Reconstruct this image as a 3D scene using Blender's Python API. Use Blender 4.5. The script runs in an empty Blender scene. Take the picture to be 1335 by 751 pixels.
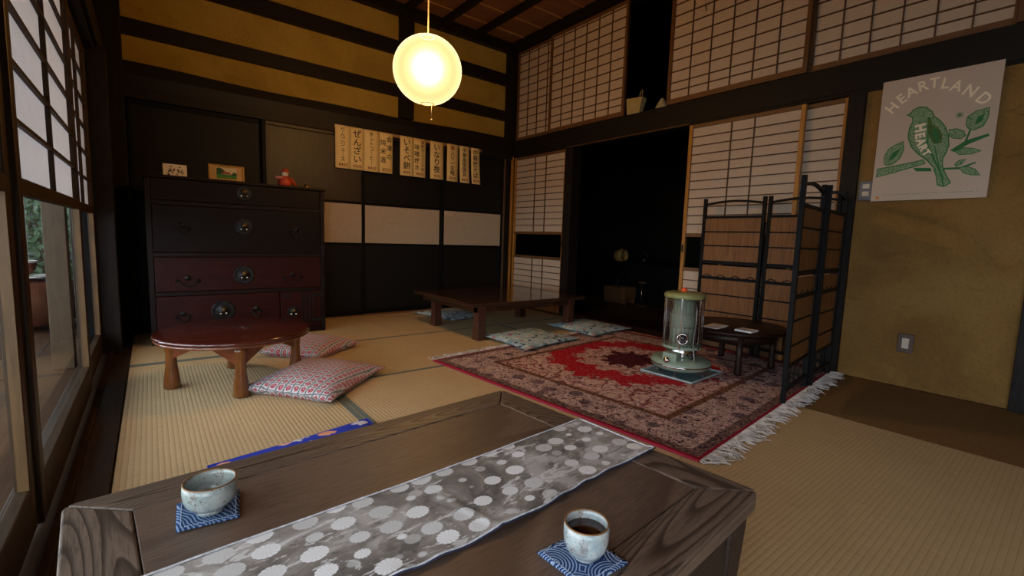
import bpy, math, random
from mathutils import Vector, Matrix
random.seed(11)
S = bpy.context.scene
COL = S.collection
PI = math.pi
R = math.radians

# ------------------------------------------------------------------ node helper
class G:
    def __init__(s, name):
        s.m = bpy.data.materials.new(name); s.m.use_nodes = True
        s.nt = s.m.node_tree; s.nt.nodes.clear()
        s.out = s.n('ShaderNodeOutputMaterial')
    def n(s, t, **k):
        o = s.nt.nodes.new(t)
        for a, b in k.items(): setattr(o, a, b)
        return o
    def put(s, sock, v):
        if hasattr(v, 'links'): s.nt.links.new(v, sock)
        elif v is not None:
            if isinstance(v, (tuple, list)) and len(v) == 3 and sock.type == 'RGBA': v = (*v, 1)
            sock.default_value = v
    def co(s, scale=(1, 1, 1), loc=(0, 0, 0), rot=(0, 0, 0), kind='Object'):
        c = s.n('ShaderNodeTexCoord'); mp = s.n('ShaderNodeMapping')
        s.nt.links.new(c.outputs[kind], mp.inputs[0])
        mp.inputs[1].default_value = loc; mp.inputs[2].default_value = rot; mp.inputs[3].default_value = scale
        return mp.outputs[0]
    def noise(s, v, scale=5, detail=3, rough=.5, dist=0):
        o = s.n('ShaderNodeTexNoise'); s.put(o.inputs['Vector'], v)
        for a, b in (('Scale', scale), ('Detail', detail), ('Roughness', rough), ('Distortion', dist)): o.inputs[a].default_value = b
        return o.outputs[0]
    def vor(s, v, scale=5, rnd=1, feature='F1', out='Distance', metric='EUCLIDEAN'):
        o = s.n('ShaderNodeTexVoronoi', feature=feature, distance=metric); s.put(o.inputs['Vector'], v)
        o.inputs['Scale'].default_value = scale; o.inputs['Randomness'].default_value = rnd
        return o.outputs[out]
    def wave(s, v, scale=5, dist=0, ds=1, d='X', t='BANDS', detail=2):
        o = s.n('ShaderNodeTexWave', wave_type=t)
        if t == 'BANDS': o.bands_direction = d
        else: o.rings_direction = d
        s.put(o.inputs['Vector'], v)
        o.inputs['Scale'].default_value = scale; o.inputs['Distortion'].default_value = dist
        o.inputs['Detail Scale'].default_value = ds; o.inputs['Detail'].default_value = detail
        return o.outputs[1]
    def ramp(s, f, stops, interp='LINEAR'):
        o = s.n('ShaderNodeValToRGB'); s.put(o.inputs[0], f); e = o.color_ramp
        e.interpolation = interp
        while len(e.elements) < len(stops): e.elements.new(.5)
        for q, (p, c) in zip(e.elements, stops):
            q.position = p
            if not isinstance(c, tuple): c = (c, c, c)
            q.color = (*c, 1)
        return o.outputs[0]
    def mix(s, f, a, b, mode='MIX'):
        o = s.n('ShaderNodeMix', data_type='RGBA', blend_type=mode)
        s.put(o.inputs[0], f); s.put(o.inputs[6], a); s.put(o.inputs[7], b)
        return o.outputs[2]
    def ma(s, op, a, b=0.0, c=None):
        o = s.n('ShaderNodeMath', operation=op); s.put(o.inputs[0], a); s.put(o.inputs[1], b)
        if c is not None: s.put(o.inputs[2], c)
        return o.outputs[0]
    def sep(s, v):
        o = s.n('ShaderNodeSeparateXYZ'); s.put(o.inputs[0], v); return o.outputs
    def bump(s, h, st=.3, dist=.01):
        o = s.n('ShaderNodeBump'); s.put(o.inputs['Height'], h)
        o.inputs['Strength'].default_value = st; o.inputs['Distance'].default_value = dist
        return o.outputs[0]
    def bsdf(s, col, rough=.6, metal=0, spec=.5, nrm=None, coat=0, emit=None, es=0):
        b = s.n('ShaderNodeBsdfPrincipled')
        s.put(b.inputs['Base Color'], col); s.put(b.inputs['Roughness'], rough); s.put(b.inputs['Metallic'], metal)
        s.put(b.inputs['Specular IOR Level'], spec); s.put(b.inputs['Coat Weight'], coat)
        b.inputs['Coat Roughness'].default_value = .08
        if nrm is not None: s.put(b.inputs['Normal'], nrm)
        if emit is not None:
            s.put(b.inputs['Emission Color'], emit); b.inputs['Emission Strength'].default_value = es
        return b.outputs[0]
    def end(s, sh):
        s.nt.links.new(sh, s.out.inputs[0]); return s.m

def plain(name, col, rough=.6, metal=0, var=.15, vs=12, spec=.5, coat=0, bs=0.0):
    g = G(name); v = g.co()
    n = g.noise(v, vs, 4)
    lo = tuple(max(0, c * (1 - var)) for c in col); hi = tuple(min(1, c * (1 + var)) for c in col)
    c = g.ramp(n, [(.3, lo), (.7, hi)])
    nr = g.bump(g.noise(v, vs * 12, 3), bs, .002) if bs else None
    return g.end(g.bsdf(c, rough, metal, spec, nr, coat))

def wood(name, dark, light, axis='X', s=1.0, rough=.45, spec=.5, coat=0, bs=.15, dist=2.5):
    g = G(name)
    st = {'X': (.12, 1, 1), 'Y': (1, .12, 1), 'Z': (1, 1, .12)}[axis]
    v = g.co(tuple(a * s for a in st))
    n1 = g.noise(v, 22, 5, .6, dist); n2 = g.noise(v, 120, 3, .6)
    f = g.ma('ADD', g.ma('MULTIPLY', n1, .75), g.ma('MULTIPLY', n2, .25))
    c = g.ramp(f, [(.32, dark), (.68, light)])
    return g.end(g.bsdf(c, rough, 0, spec, g.bump(f, bs, .003), coat))

# ------------------------------------------------------------------ materials
TIMBER = wood('dark_timber', (.005, .0035, .0025), (.015, .009, .006), 'X', 1, .55, .3)
TIMBERZ = wood('dark_timber_upright', (.005, .0035, .003), (.016, .010, .007), 'Z', 1, .6, .25)
TIMBERY = wood('dark_timber_long', (.005, .004, .003), (.014, .010, .007), 'Y', 1, .6, .25)
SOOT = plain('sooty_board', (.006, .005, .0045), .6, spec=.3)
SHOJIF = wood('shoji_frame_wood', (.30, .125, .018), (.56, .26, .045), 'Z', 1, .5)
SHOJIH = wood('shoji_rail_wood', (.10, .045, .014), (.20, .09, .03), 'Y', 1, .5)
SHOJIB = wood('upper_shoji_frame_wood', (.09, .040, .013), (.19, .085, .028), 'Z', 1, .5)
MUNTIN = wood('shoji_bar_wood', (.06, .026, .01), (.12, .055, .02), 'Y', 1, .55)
DOORF = wood('glass_door_wood', (.018, .009, .004), (.060, .031, .012), 'Z', 1, .5, .3)
DOORFY = wood('glass_door_rail_wood', (.022, .011, .005), (.060, .032, .013), 'Y', 1, .6, .2)
JAMB = wood('pale_jamb_wood', (.09, .052, .025), (.16, .098, .048), 'Z', 1, .5)
SILLW = wood('sill_wood', (.028, .015, .008), (.065, .036, .018), 'Y', 1, .45)
SILLX = wood('threshold_wood', (.30, .17, .07), (.48, .29, .13), 'X', 1, .5)

def m_plaster(name, a, b, c3):
    g = G(name); v = g.co()
    n = g.noise(v, 2.2, 6, .62, .6); n2 = g.noise(v, 60, 4, .7)
    c = g.ramp(n, [(.28, a), (.5, b), (.75, c3)])
    c = g.mix(g.ramp(n2, [(.35, .25), (.5, 0.)]), c, tuple(x * .55 for x in a))
    st = g.ramp(g.noise(g.co((1, 1, 2.5)), 5, 5, .7, 1.5), [(.58, 0.), (.72, .4)])
    c = g.mix(st, c, tuple(x * .6 for x in a))
    return g.end(g.bsdf(c, .9, 0, .2, g.bump(n2, .25, .003)))
PLASTER = m_plaster('ochre_plaster', (.31, .195, .030), (.41, .265, .045), (.47, .325, .07))
PLASTERR = m_plaster('ochre_plaster_dimmed', (.17, .092, .027), (.25, .140, .042), (.30, .180, .062))  # same plaster in a lower tone, for weaker daylight on the right wall

def m_paper(name, col, tr=.45, lines=0):
    g = G(name); v = g.co()
    c = g.ramp(g.noise(v, 18, 5, .7), [(.3, tuple(x * .93 for x in col)), (.7, col)])
    d = g.n('ShaderNodeBsdfDiffuse'); t = g.n('ShaderNodeBsdfTranslucent')
    g.put(d.inputs[0], c); g.put(t.inputs[0], c)
    mx = g.n('ShaderNodeMixShader'); mx.inputs[0].default_value = tr
    g.nt.links.new(d.outputs[0], mx.inputs[1]); g.nt.links.new(t.outputs[0], mx.inputs[2])
    return g.end(mx.outputs[0])
SHOJIP = m_paper('shoji_paper', (.76, .62, .48), .25)
DAYP = m_paper('window_shoji_paper', (.80, .79, .80), .5)

def m_glass():
    g = G('window_glass')
    t = g.n('ShaderNodeBsdfTransparent'); t.inputs[0].default_value = (.93, .95, .94, 1)
    gl = g.n('ShaderNodeBsdfGlossy'); gl.inputs['Roughness'].default_value = .02
    fr = g.n('ShaderNodeFresnel'); fr.inputs[0].default_value = 1.12
    ge = g.n('ShaderNodeNewGeometry')
    mx = g.n('ShaderNodeMixShader'); g.put(mx.inputs[0], g.ma('MULTIPLY', fr.outputs[0], g.ma('SUBTRACT', 1.0, ge.outputs['Backfacing'])))
    g.nt.links.new(t.outputs[0], mx.inputs[1]); g.nt.links.new(gl.outputs[0], mx.inputs[2])
    return g.end(mx.outputs[0])
GLASS = m_glass()

def m_tatami(name, along, a, b):
    """ribs run along the given axis of the mat"""
    g = G(name); v = g.co(); x, y, z = g.sep(v)
    q = x if along == 'Y' else y; p = y if along == 'Y' else x
    k = 2 * PI / .0165
    rib = g.ma('ABSOLUTE', g.ma('SINE', g.ma('MULTIPLY', q, k / 2)))
    cell = g.ma('FLOOR', g.ma('DIVIDE', q, .0165))
    sh = g.ma('MULTIPLY', g.ma('SINE', g.ma('MULTIPLY', cell, 12.9898)), 437.5)
    dash = g.ma('FRACT', g.ma('ADD', g.ma('DIVIDE', p, .021), sh))
    dsh = g.ramp(dash, [(0, .0), (.12, 1.), (.88, 1.), (1, 0.)])
    h = g.ma('MULTIPLY', g.ma('POWER', rib, .55), g.ma('ADD', .75, g.ma('MULTIPLY', dsh, .25)))
    st = (1, .06, 1) if along == 'X' else (.06, 1, 1)
    fib = g.noise(g.co(st), 260, 3, .6)
    blot = g.noise(v, 3.5, 4, .6)
    c = g.mix(blot, a, b)
    c = g.mix(g.ramp(fib, [(.35, .35), (.6, 0.)]), c, tuple(t * .72 for t in a))
    c = g.mix(g.ramp(h, [(.12, .45), (.5, 0.)]), c, tuple(t * .45 for t in a))
    return g.end(g.bsdf(c, .82, 0, .2, g.bump(h, .32, .004)))
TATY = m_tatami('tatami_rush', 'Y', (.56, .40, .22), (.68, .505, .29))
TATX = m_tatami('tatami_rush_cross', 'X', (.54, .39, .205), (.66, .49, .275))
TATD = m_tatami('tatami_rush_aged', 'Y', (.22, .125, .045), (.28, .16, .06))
HERI = plain('mat_binding_cloth', (.15, .17, .14), .85, vs=200, var=.3)

def m_zelkova(name, d, l, sc=1.0, axis='X', rough=.42, off=0.0, rings=72):
    g = G(name)
    st = (.12, 1, 1) if axis == 'X' else (1, .12, 1)
    v = g.co(tuple(a * sc for a in st), (off, off * .7, 0))
    big = g.noise(v, 2.3, 1.2, .4, .3)
    ring = g.ma('FRACT', g.ma('MULTIPLY', big, rings))
    rl = g.ramp(ring, [(0, 0.), (.5, .2), (.82, 1.), (.92, 1.), (1, 0.)])
    pore = g.noise(g.co((.05, 1, 1) if axis == 'X' else (1, .05, 1)), 420, 3, .6)
    c = g.mix(rl, l, d)
    c = g.mix(g.ramp(pore, [(.35, .55), (.55, 0.)]), c, tuple(t * .5 for t in d))
    hh = g.ma('SUBTRACT', g.ma('MULTIPLY', pore, .3), rl)
    return g.end(g.bsdf(c, rough, 0, .4, g.bump(hh, .22, .002)))
ZELF = m_zelkova('brushed_frame_wood', (.060, .039, .028), (.180, .125, .092), 2.2, 'X', .45)
ZELFY = m_zelkova('brushed_frame_wood_end', (.060, .039, .028), (.180, .125, .092), 2.2, 'Y', .45, 3.1)
ZELP = m_zelkova('table_panel_wood', (.095, .058, .041), (.155, .100, .072), .9, 'X', .5, 1.3, 16)
ZELD = m_zelkova('table_apron_wood', (.018, .011, .010), (.035, .022, .02), 1.5, 'X', .5, 5.)

LACQ = wood('red_lacquer_top', (.055, .010, .007), (.105, .020, .012), 'X', .6, .13, .6, .7, .03)
LACQE = wood('lacquer_edge', (.12, .03, .012), (.22, .06, .02), 'X', .6, .2, .6, .6, .03)
LEGW = wood('honey_leg_wood', (.10, .028, .007), (.24, .078, .016), 'Z', .8, .2, .5, .6, .05)
T2TOP = wood('brown_polished_top', (.030, .012, .007), (.065, .028, .014), 'X', .6, .16, .6, .5, .04)
T2LEG = wood('red_brown_leg', (.055, .018, .011), (.11, .038, .022), 'Z', .8, .3, .5, .2, .05)
T3W = wood('dark_red_table_wood', (.010, .004, .0028), (.028, .010, .006), 'X', .8, .45, .3, 0, .05)  # red wood darkened to carry the shade around the small table
TANSU = wood('tansu_red_wood', (.014, .0014, .0010), (.038, .0040, .0026), 'X', .8, .45, .25, 0, .06)
TANSUU = wood('tansu_upper_shaded_wood', (.0035, .0018, .0015), (.010, .0035, .0026), 'X', .8, .5, .2, 0, .06)  # near-black copy of the red wood; shade on the upper drawers as colour
TANSUD = wood('tansu_carcass', (.005, .0015, .0012), (.012, .0028, .002), 'Z', .8, .5, .25, 0, .06)
IRON = plain('wrought_iron', (.03, .03, .033), .38, .85, .4, 60, bs=.4)
BRASSD = plain('tarnished_brass', (.25, .16, .06), .4, .9, .3, 40)
INK = plain('black_ink', (.02, .016, .013), .8)
REDINK = plain('red_ink', (.28, .035, .02), .8)
MENUP = m_paper('menu_paper', (1.0, .78, .36), .08)
WHITEPANEL = plain('door_band_paper', (.50, .40, .285), .9, var=.05, vs=30)
BAND2 = plain('patch_paper', (.58, .48, .35), .9, var=.03)
BOARD = wood('cupboard_board', (.006, .003, .0012), (.034, .017, .005), 'Z', .9, .5, .6, 0, .1)
BLACKL = plain('black_lacquered_wood', (.006, .006, .007), .55, spec=.12)
CEIL = wood('ceiling_board', (.13, .055, .025), (.27, .12, .055), 'X', .8, .55)
CEILS = wood('ceiling_lath', (.30, .15, .055), (.48, .26, .10), 'X', .8, .5)

def m_bamboo():
    g = G('bamboo_slats'); v = g.co(); x, y, z = g.sep(v)
    q = g.ma('ADD', x, y)
    w = g.ma('ABSOLUTE', g.ma('SINE', g.ma('MULTIPLY', q, 260)))
    n = g.noise(g.co((1, 1, .08)), 60, 4, .6)
    kn = g.vor(g.co((1, 1, .9)), 11)
    c = g.ramp(n, [(.3, (.16, .066, .018)), (.7, (.29, .130, .038))])
    c = g.mix(g.ramp(w, [(.1, .7), (.4, 0.)]), c, (.05, .022, .01))
    c = g.mix(g.ramp(kn, [(.02, .6), (.07, 0.)]), c, (.05, .02, .01))
    return g.end(g.bsdf(c, .55, 0, .35, g.bump(w, .3, .003)))
BAMBOO = m_bamboo()

def m_redfab():
    g = G('lattice_print_cotton'); v = g.co((1, 1, 0)); wob = g.noise(v, 25, 2)
    x, y, z = g.sep(v)
    w = g.ma('MULTIPLY', g.ma('SUBTRACT', wob, .5), .012)
    P = .042
    u = g.ma('ADD', x, w); t = g.ma('ADD', y, w)
    fu = g.ma('SUBTRACT', g.ma('FRACT', g.ma('DIVIDE', u, P)), .5)
    ft = g.ma('SUBTRACT', g.ma('FRACT', g.ma('DIVIDE', t, P * .8)), .5)
    au = g.ma('ABSOLUTE', fu); at = g.ma('ABSOLUTE', ft)
    r = g.ma('SQRT', g.ma('ADD', g.ma('MULTIPLY', fu, fu), g.ma('MULTIPLY', ft, ft)))
    r = g.ma('ADD', r, g.ma('MULTIPLY', g.ma('SUBTRACT', g.noise(v, 130, 3), .5), .16))
    edge = g.ma('MAXIMUM', au, g.ma('MULTIPLY', at, .93))
    c = g.ramp(r, [(.06, (.66, .30, .32)), (.11, (.42, .04, .07)), (.30, (.46, .07, .10)), (.34, (.74, .66, .69)), (.40, (.70, .66, .69))])
    c = g.mix(g.ramp(edge, [(.37, 0.), (.41, 1.)]), c, (.17, .19, .21))
    c = g.mix(g.ramp(g.noise(v, 220, 2), [(.5, 0.), (.62, .45)]), c, (.72, .70, .73))
    return g.end(g.bsdf(c, .9, 0, .15, g.bump(g.noise(v, 320, 2), .12, .002)))
REDFAB = m_redfab()

def m_bluefab():
    g = G('floral_print_cotton'); v = g.co((1, 1, .6))
    n = g.noise(v, 14, 4, .6)
    c = g.ramp(n, [(.35, (.22, .36, .44)), (.5, (.38, .55, .62)), (.65, (.58, .70, .72))])
    d = g.vor(v, 22); col = g.vor(v, 22, out='Color')
    cr, cg, cb = g.sep(col)
    fl = g.ramp(cr, [(0, (.04, .05, .15)), (.3, (.55, .16, .20)), (.5, (.72, .70, .66)), (.7, (.07, .16, .13)), (.85, (.66, .30, .26))], 'CONSTANT')
    dd = g.ma('ADD', d, g.ma('MULTIPLY', g.ma('SUBTRACT', g.noise(v, 90, 3), .5), .5))
    c = g.mix(g.ramp(dd, [(.30, 1.), (.38, 0.)]), c, fl)
    return g.end(g.bsdf(c, .9, 0, .15, g.bump(g.noise(v, 300, 2), .12, .002)))
BLUEFAB = m_bluefab()

def m_cobalt():
    g = G('cobalt_print_cotton'); v = g.co()
    d = g.vor(v, 9); col = g.vor(v, 9, out='Color'); cr, a, b = g.sep(col)
    fl = g.ramp(cr, [(0, (.80, .36, .22)), (.35, (.70, .66, .72)), (.7, (.75, .42, .36))], 'CONSTANT')
    dd = g.ma('ADD', d, g.ma('MULTIPLY', g.ma('SUBTRACT', g.noise(v, 30, 3), .5), .6))
    c = g.mix(g.ramp(dd, [(.25, 1.), (.29, 0.)]), (.025, .05, .48), fl)
    return g.end(g.bsdf(c, .85, 0, .2))
COBALT = m_cobalt()

def m_runner():
    g = G('runner_print'); v = g.co()
    x, y, z = g.sep(v)
    big = g.noise(v, 7, 4, .65, 1.0)
    base = g.ramp(big, [(.3, (.10, .088, .08)), (.5, (.27, .235, .21)), (.62, (.48, .44, .42))])
    stk = g.noise(g.co((.35, 1, 1), (0, 0, 0), (0, 0, .3)), 30, 4, .7, 1.2)
    base = g.mix(g.ramp(stk, [(.56, 0.), (.61, .8)]), base, (.74, .72, .72))
    base = g.mix(g.ramp(stk, [(.33, .6), (.42, 0.)]), base, (.05, .05, .055))
    vv = g.co((1, 1.25, 0), (.3, .11, 0))
    d2 = g.vor(vv, 17, .75); 
    base = g.mix(g.ramp(d2, [(.24, .8), (.28, 0.)]), base, (.13, .125, .12))
    d3 = g.vor(g.co((1, 1.2, 0), (.7, .33, 0)), 15, .7)
    base = g.mix(g.ramp(d3, [(.20, .75), (.235, 0.)]), base, (.56, .54, .53))
    # pale blossoms on a loose grid
    v1 = g.co((1, 1.2, 0))
    d1 = g.vor(v1, 17.5, .38)
    vo = g.n('ShaderNodeTexVoronoi', feature='F1'); g.put(vo.inputs['Vector'], v1)
    vo.inputs['Scale'].default_value = 17.5; vo.inputs['Randomness'].default_value = .38
    df = g.n('ShaderNodeVectorMath', operation='SUBTRACT')
    sc = g.n('ShaderNodeVectorMath', operation='SCALE'); g.put(sc.inputs[0], v1); sc.inputs['Scale'].default_value = 17.5
    sc2 = g.n('ShaderNodeVectorMath', operation='SCALE'); g.put(sc2.inputs[0], vo.outputs['Position']); sc2.inputs['Scale'].default_value = 17.5
    g.put(df.inputs[0], v1); g.put(df.inputs[1], vo.outputs['Position'])
    ax, ay, az = g.sep(df.outputs[0])
    ang = g.ma('ARCTAN2', ay, ax)
    pet = g.ma('SINE', g.ma('MULTIPLY', ang, 14))
    rr = g.ma('ADD', d1, g.ma('MULTIPLY', pet, .007))
    wh = g.mix(g.ramp(pet, [(.3, 0.), (1, .35)]), (.90, .89, .90), (.55, .54, .57))
    wh = g.mix(g.ramp(d1, [(.0, .7), (.07, 0.)]), wh, (.50, .47, .42))
    kc = g.sep(g.vor(v1, 17.5, .38, out='Color')); keep = kc[0]
    wh = g.mix(g.ramp(kc[1], [(.2, .45), (.75, 0.)]), wh, (.36, .34, .33))
    m1 = g.ma('MULTIPLY', g.ramp(rr, [(.35, 1.), (.372, 0.)]), g.ramp(keep, [(.04, 0.), (.05, 1.)]))
    c = g.mix(m1, base, wh)
    return g.end(g.bsdf(c, .8, 0, .2, g.bump(g.noise(v, 260, 2), .15, .002)))
RUNNER = m_runner()
RUNEDGE = plain('runner_hem', (.62, .62, .66), .85, var=.3, vs=90)
RUNBACK = plain('runner_lining', (.03, .035, .09), .85)

def m_rug():
    g = G('persian_rug_pile'); v = g.co(); x, y, z = g.sep(v)
    hx, hy = .95, .875
    ax = g.ma('ABSOLUTE', x); ay = g.ma('ABSOLUTE', y)
    e = g.ma('MINIMUM', g.ma('SUBTRACT', hx, ax), g.ma('SUBTRACT', hy, ay))
    wob = g.ma('MULTIPLY', g.ma('SUBTRACT', g.noise(v, 7, 3), .5), .26)
    fine = g.noise(v, 21, 3, .6, 2.2)
    fine2 = g.noise(g.co((1, 1, 1), (3, 1, 0)), 34, 3, .6, 2.4)
    vd = g.vor(v, 17)
    cream = (.84, .64, .57); red = (.46, .008, .025); dred = (.16, .010, .02); navy = (.022, .014, .035); pink = (.68, .28, .31)
    flor = g.ramp(fine, [(.36, navy), (.41, dred), (.45, pink), (.49, cream), (.52, dred), (.56, cream), (.60, red), (.65, cream)])
    flor = g.mix(g.ramp(fine2, [(.54, 0.), (.58, .9)]), flor, (.70, .54, .42))
    flor = g.mix(g.ramp(vd, [(.14, .8), (.22, 0.)]), flor, navy)
    arab = g.ma('FRACT', g.ma('ADD', g.ma('MULTIPLY', g.vor(v, 7.5, .8), 3.0), g.ma('MULTIPLY', g.noise(v, 16, 3), .9)))
    flor = g.mix(g.ramp(arab, [(.30, 0.), (.36, .8), (.46, .8), (.52, 0.)]), flor, dred)
    flor = g.mix(g.ramp(arab, [(.70, 0.), (.74, .7), (.80, .7), (.84, 0.)]), flor, (.80, .66, .58))
    brown = g.ramp(fine2, [(.38, (.05, .022, .015)), (.48, (.22, .10, .05)), (.56, (.12, .03, .03)), (.64, (.40, .26, .16))])
    # elliptical medallion
    rx = g.ma('DIVIDE', g.ma('SUBTRACT', x, .12), .70); ry = g.ma('DIVIDE', g.ma('SUBTRACT', y, .10), .68)
    r = g.ma('SQRT', g.ma('ADD', g.ma('MULTIPLY', rx, rx), g.ma('MULTIPLY', ry, ry)))
    ang = g.ma('ARCTAN2', ry, rx)
    r = g.ma('ADD', r, g.ma('MULTIPLY', g.ma('ABSOLUTE', g.ma('SINE', g.ma('MULTIPLY', ang, 6))), .07))
    r = g.ma('ADD', r, g.ma('MULTIPLY', g.ma('SUBTRACT', g.noise(v, 12, 4, .6), .5), .42))
    centre = g.ramp(fine, [(.38, (.025, .010, .018)), (.50, (.12, .012, .02)), (.60, (.04, .02, .03)), (.66, (.22, .10, .09))])
    c = g.mix(g.ramp(r, [(.30, 0.), (.33, 1.)]), centre, flor)
    reds = g.mix(g.ramp(fine2, [(.57, 0.), (.64, .8)]), red, (.45, .25, .18))
    c = g.mix(g.ramp(r, [(.56, 0.), (.575, 1.), (.84, 1.), (.855, 0.)]), c, reds)
    # border bands, measured from the edge
    c = g.mix(g.ramp(e, [(.30, 1.), (.31, 0.)]), c, brown)
    c = g.mix(g.ramp(e, [(.265, 1.), (.27, 0.)]), c, g.ramp(fine2, [(.38, navy), (.43, dred), (.47, cream), (.51, (.10, .05, .07)), (.55, (.74, .62, .54)), (.60, pink), (.64, (.78, .66, .58))]))
    blobs = g.vor(v, 7.5, .6)
    c = g.mix(g.ma('MULTIPLY', g.ramp(e, [(.27, 1.), (.28, 0.)]), g.ramp(blobs, [(.26, .75), (.33, 0.)])), c,
              g.ramp(fine, [(.45, (.02, .02, .045)), (.56, (.12, .05, .08)), (.62, (.3, .2, .2))]))
    c = g.mix(g.ramp(e, [(.058, 1.), (.062, 0.)]), c, g.ramp(fine2, [(.42, (.05, .03, .04)), (.56, (.30, .18, .15))]))
    c = g.mix(g.ramp(e, [(.014, 1.), (.016, 0.)]), c, (.30, .008, .03))
    return g.end(g.bsdf(c, .95, 0, .1, g.bump(g.noise(v, 240, 2), .5, .004)))
RUG = m_rug()
RUGEDGE = plain('rug_binding', (.36, .01, .04), .9)
FRINGE = plain('fringe_yarn', (.60, .55, .52), .95, var=.4, vs=30)

def m_glaze(name, a, b, speck):
    g = G(name); v = g.co()
    n = g.noise(v, 28, 5, .65, .8)
    c = g.ramp(n, [(.35, a), (.6, b)])
    z = g.sep(v)[2]
    sp = g.vor(v, 190, 1.); pn = g.noise(g.co((1, 1, 1), (2, 5, 1)), 40, 3)
    c = g.mix(g.ma('MULTIPLY', g.ramp(sp, [(.2, 1.), (.33, 0.)]), g.ramp(pn, [(.50, 0.), (.60, .75)])), c, speck)
    c = g.mix(g.ramp(g.noise(g.co((1, 1, .6), (9, 4, 3)), 22, 4, .7, 1.), [(.54, 0.), (.66, .65)]), c, tuple(t * 1.1 for t in speck))
    return g.end(g.bsdf(c, .22, 0, .55, g.bump(n, .12, .003), .35))
GLAZE = m_glaze('pale_celadon_glaze', (.24, .30, .30), (.42, .46, .43), (.13, .07, .035))
GLAZE2 = m_glaze('blue_white_glaze', (.28, .38, .42), (.52, .56, .55), (.14, .085, .06))
RIM = plain('rust_rim_glaze', (.24, .12, .05), .3, var=.4, vs=50)
TEA = plain('dark_tea', (.035, .010, .003), .04, spec=.6)

def m_seigaiha():
    g = G('wave_print_denim'); v = g.co((1, 1, 0))
    d = g.vor(v, 19, .5)
    w = g.ma('FRACT', g.ma('ADD', g.ma('MULTIPLY', d, 11.), g.ma('MULTIPLY', g.noise(v, 40, 2), .8)))
    c = g.mix(g.ramp(w, [(.42, 0.), (.55, 1.), (.8, 1.), (.92, 0.)]), (.018, .045, .15), (.30, .40, .56))
    return g.end(g.bsdf(c, .9, 0, .15, g.bump(w, .15, .001)))
SEIG = m_seigaiha()
def m_stripe():
    g = G('striped_denim'); v = g.co((1, 1, 0))
    n = g.noise(v, 16, 2)
    x, y, z = g.sep(v)
    w = g.ma('FRACT', g.ma('ADD', g.ma('MULTIPLY', g.ma('ADD', x, g.ma('MULTIPLY', y, .45)), 150.), g.ma('MULTIPLY', n, 6.)))
    c = g.mix(g.ramp(w, [(.4, 0.), (.55, 1.), (.8, 1.), (.92, 0.)]), (.020, .045, .13), (.20, .29, .44))
    return g.end(g.bsdf(c, .9, 0, .15))
STRIPE = m_stripe()
THREAD = plain('coaster_stitching', (.42, .50, .66), .9)

HGREEN = plain('sage_enamel', (.27, .36, .28), .3, var=.08, coat=.3)
HGREEN2 = plain('sage_enamel_inner', (.22, .28, .21), .45, var=.1)
HLID = plain('olive_enamel_lid', (.26, .27, .10), .35, var=.12, coat=.3)
CHROME = plain('chrome', (.72, .70, .70), .16, 1, .05)
STEEL = plain('dull_steel_wire', (.26, .23, .23), .4, .9, .1)
TRAY = plain('blue_grey_tray', (.16, .26, .30), .18, var=.12, coat=.4)
TRAYE = plain('tray_rim', (.45, .56, .58), .3)
ORANGE = plain('orange_knob', (.85, .09, .02), .4)
MICA = plain('mica_window', (.03, .028, .03), .12)
WHITEP = plain('white_paper', (.72, .69, .66), .85)
POSTER = plain('poster_paper', (.56, .46, .37), .75, var=.03, vs=3)
PGREEN = plain('poster_green', (.015, .16, .045), .7, var=.2, vs=60)
def m_leafprint():
    g = G('poster_lettering_green'); v = g.co()
    n = g.noise(g.co((1, 1, 1.8)), 110, 3, .6)
    c = g.ramp(n, [(.42, (.02, .17, .06)), (.50, (.40, .46, .30)), (.60, (.05, .22, .08))])
    return g.end(g.bsdf(c, .7))
PLEAF = m_leafprint()
PCREAM = plain('poster_cream', (.90, .80, .60), .75, var=.02)
PBOTTLE = plain('poster_bottle_green', (.05, .13, .015), .6, var=.35, vs=40)
PORANGE = plain('poster_orange', (.62, .22, .03), .7)
SWPLATE = plain('grey_switch_plate', (.16, .16, .18), .4, .5)
SWKEY = plain('ivory_key', (.62, .56, .45), .4)
PLATEB = plain('brown_outlet_plate', (.10, .06, .045), .4)

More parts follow.
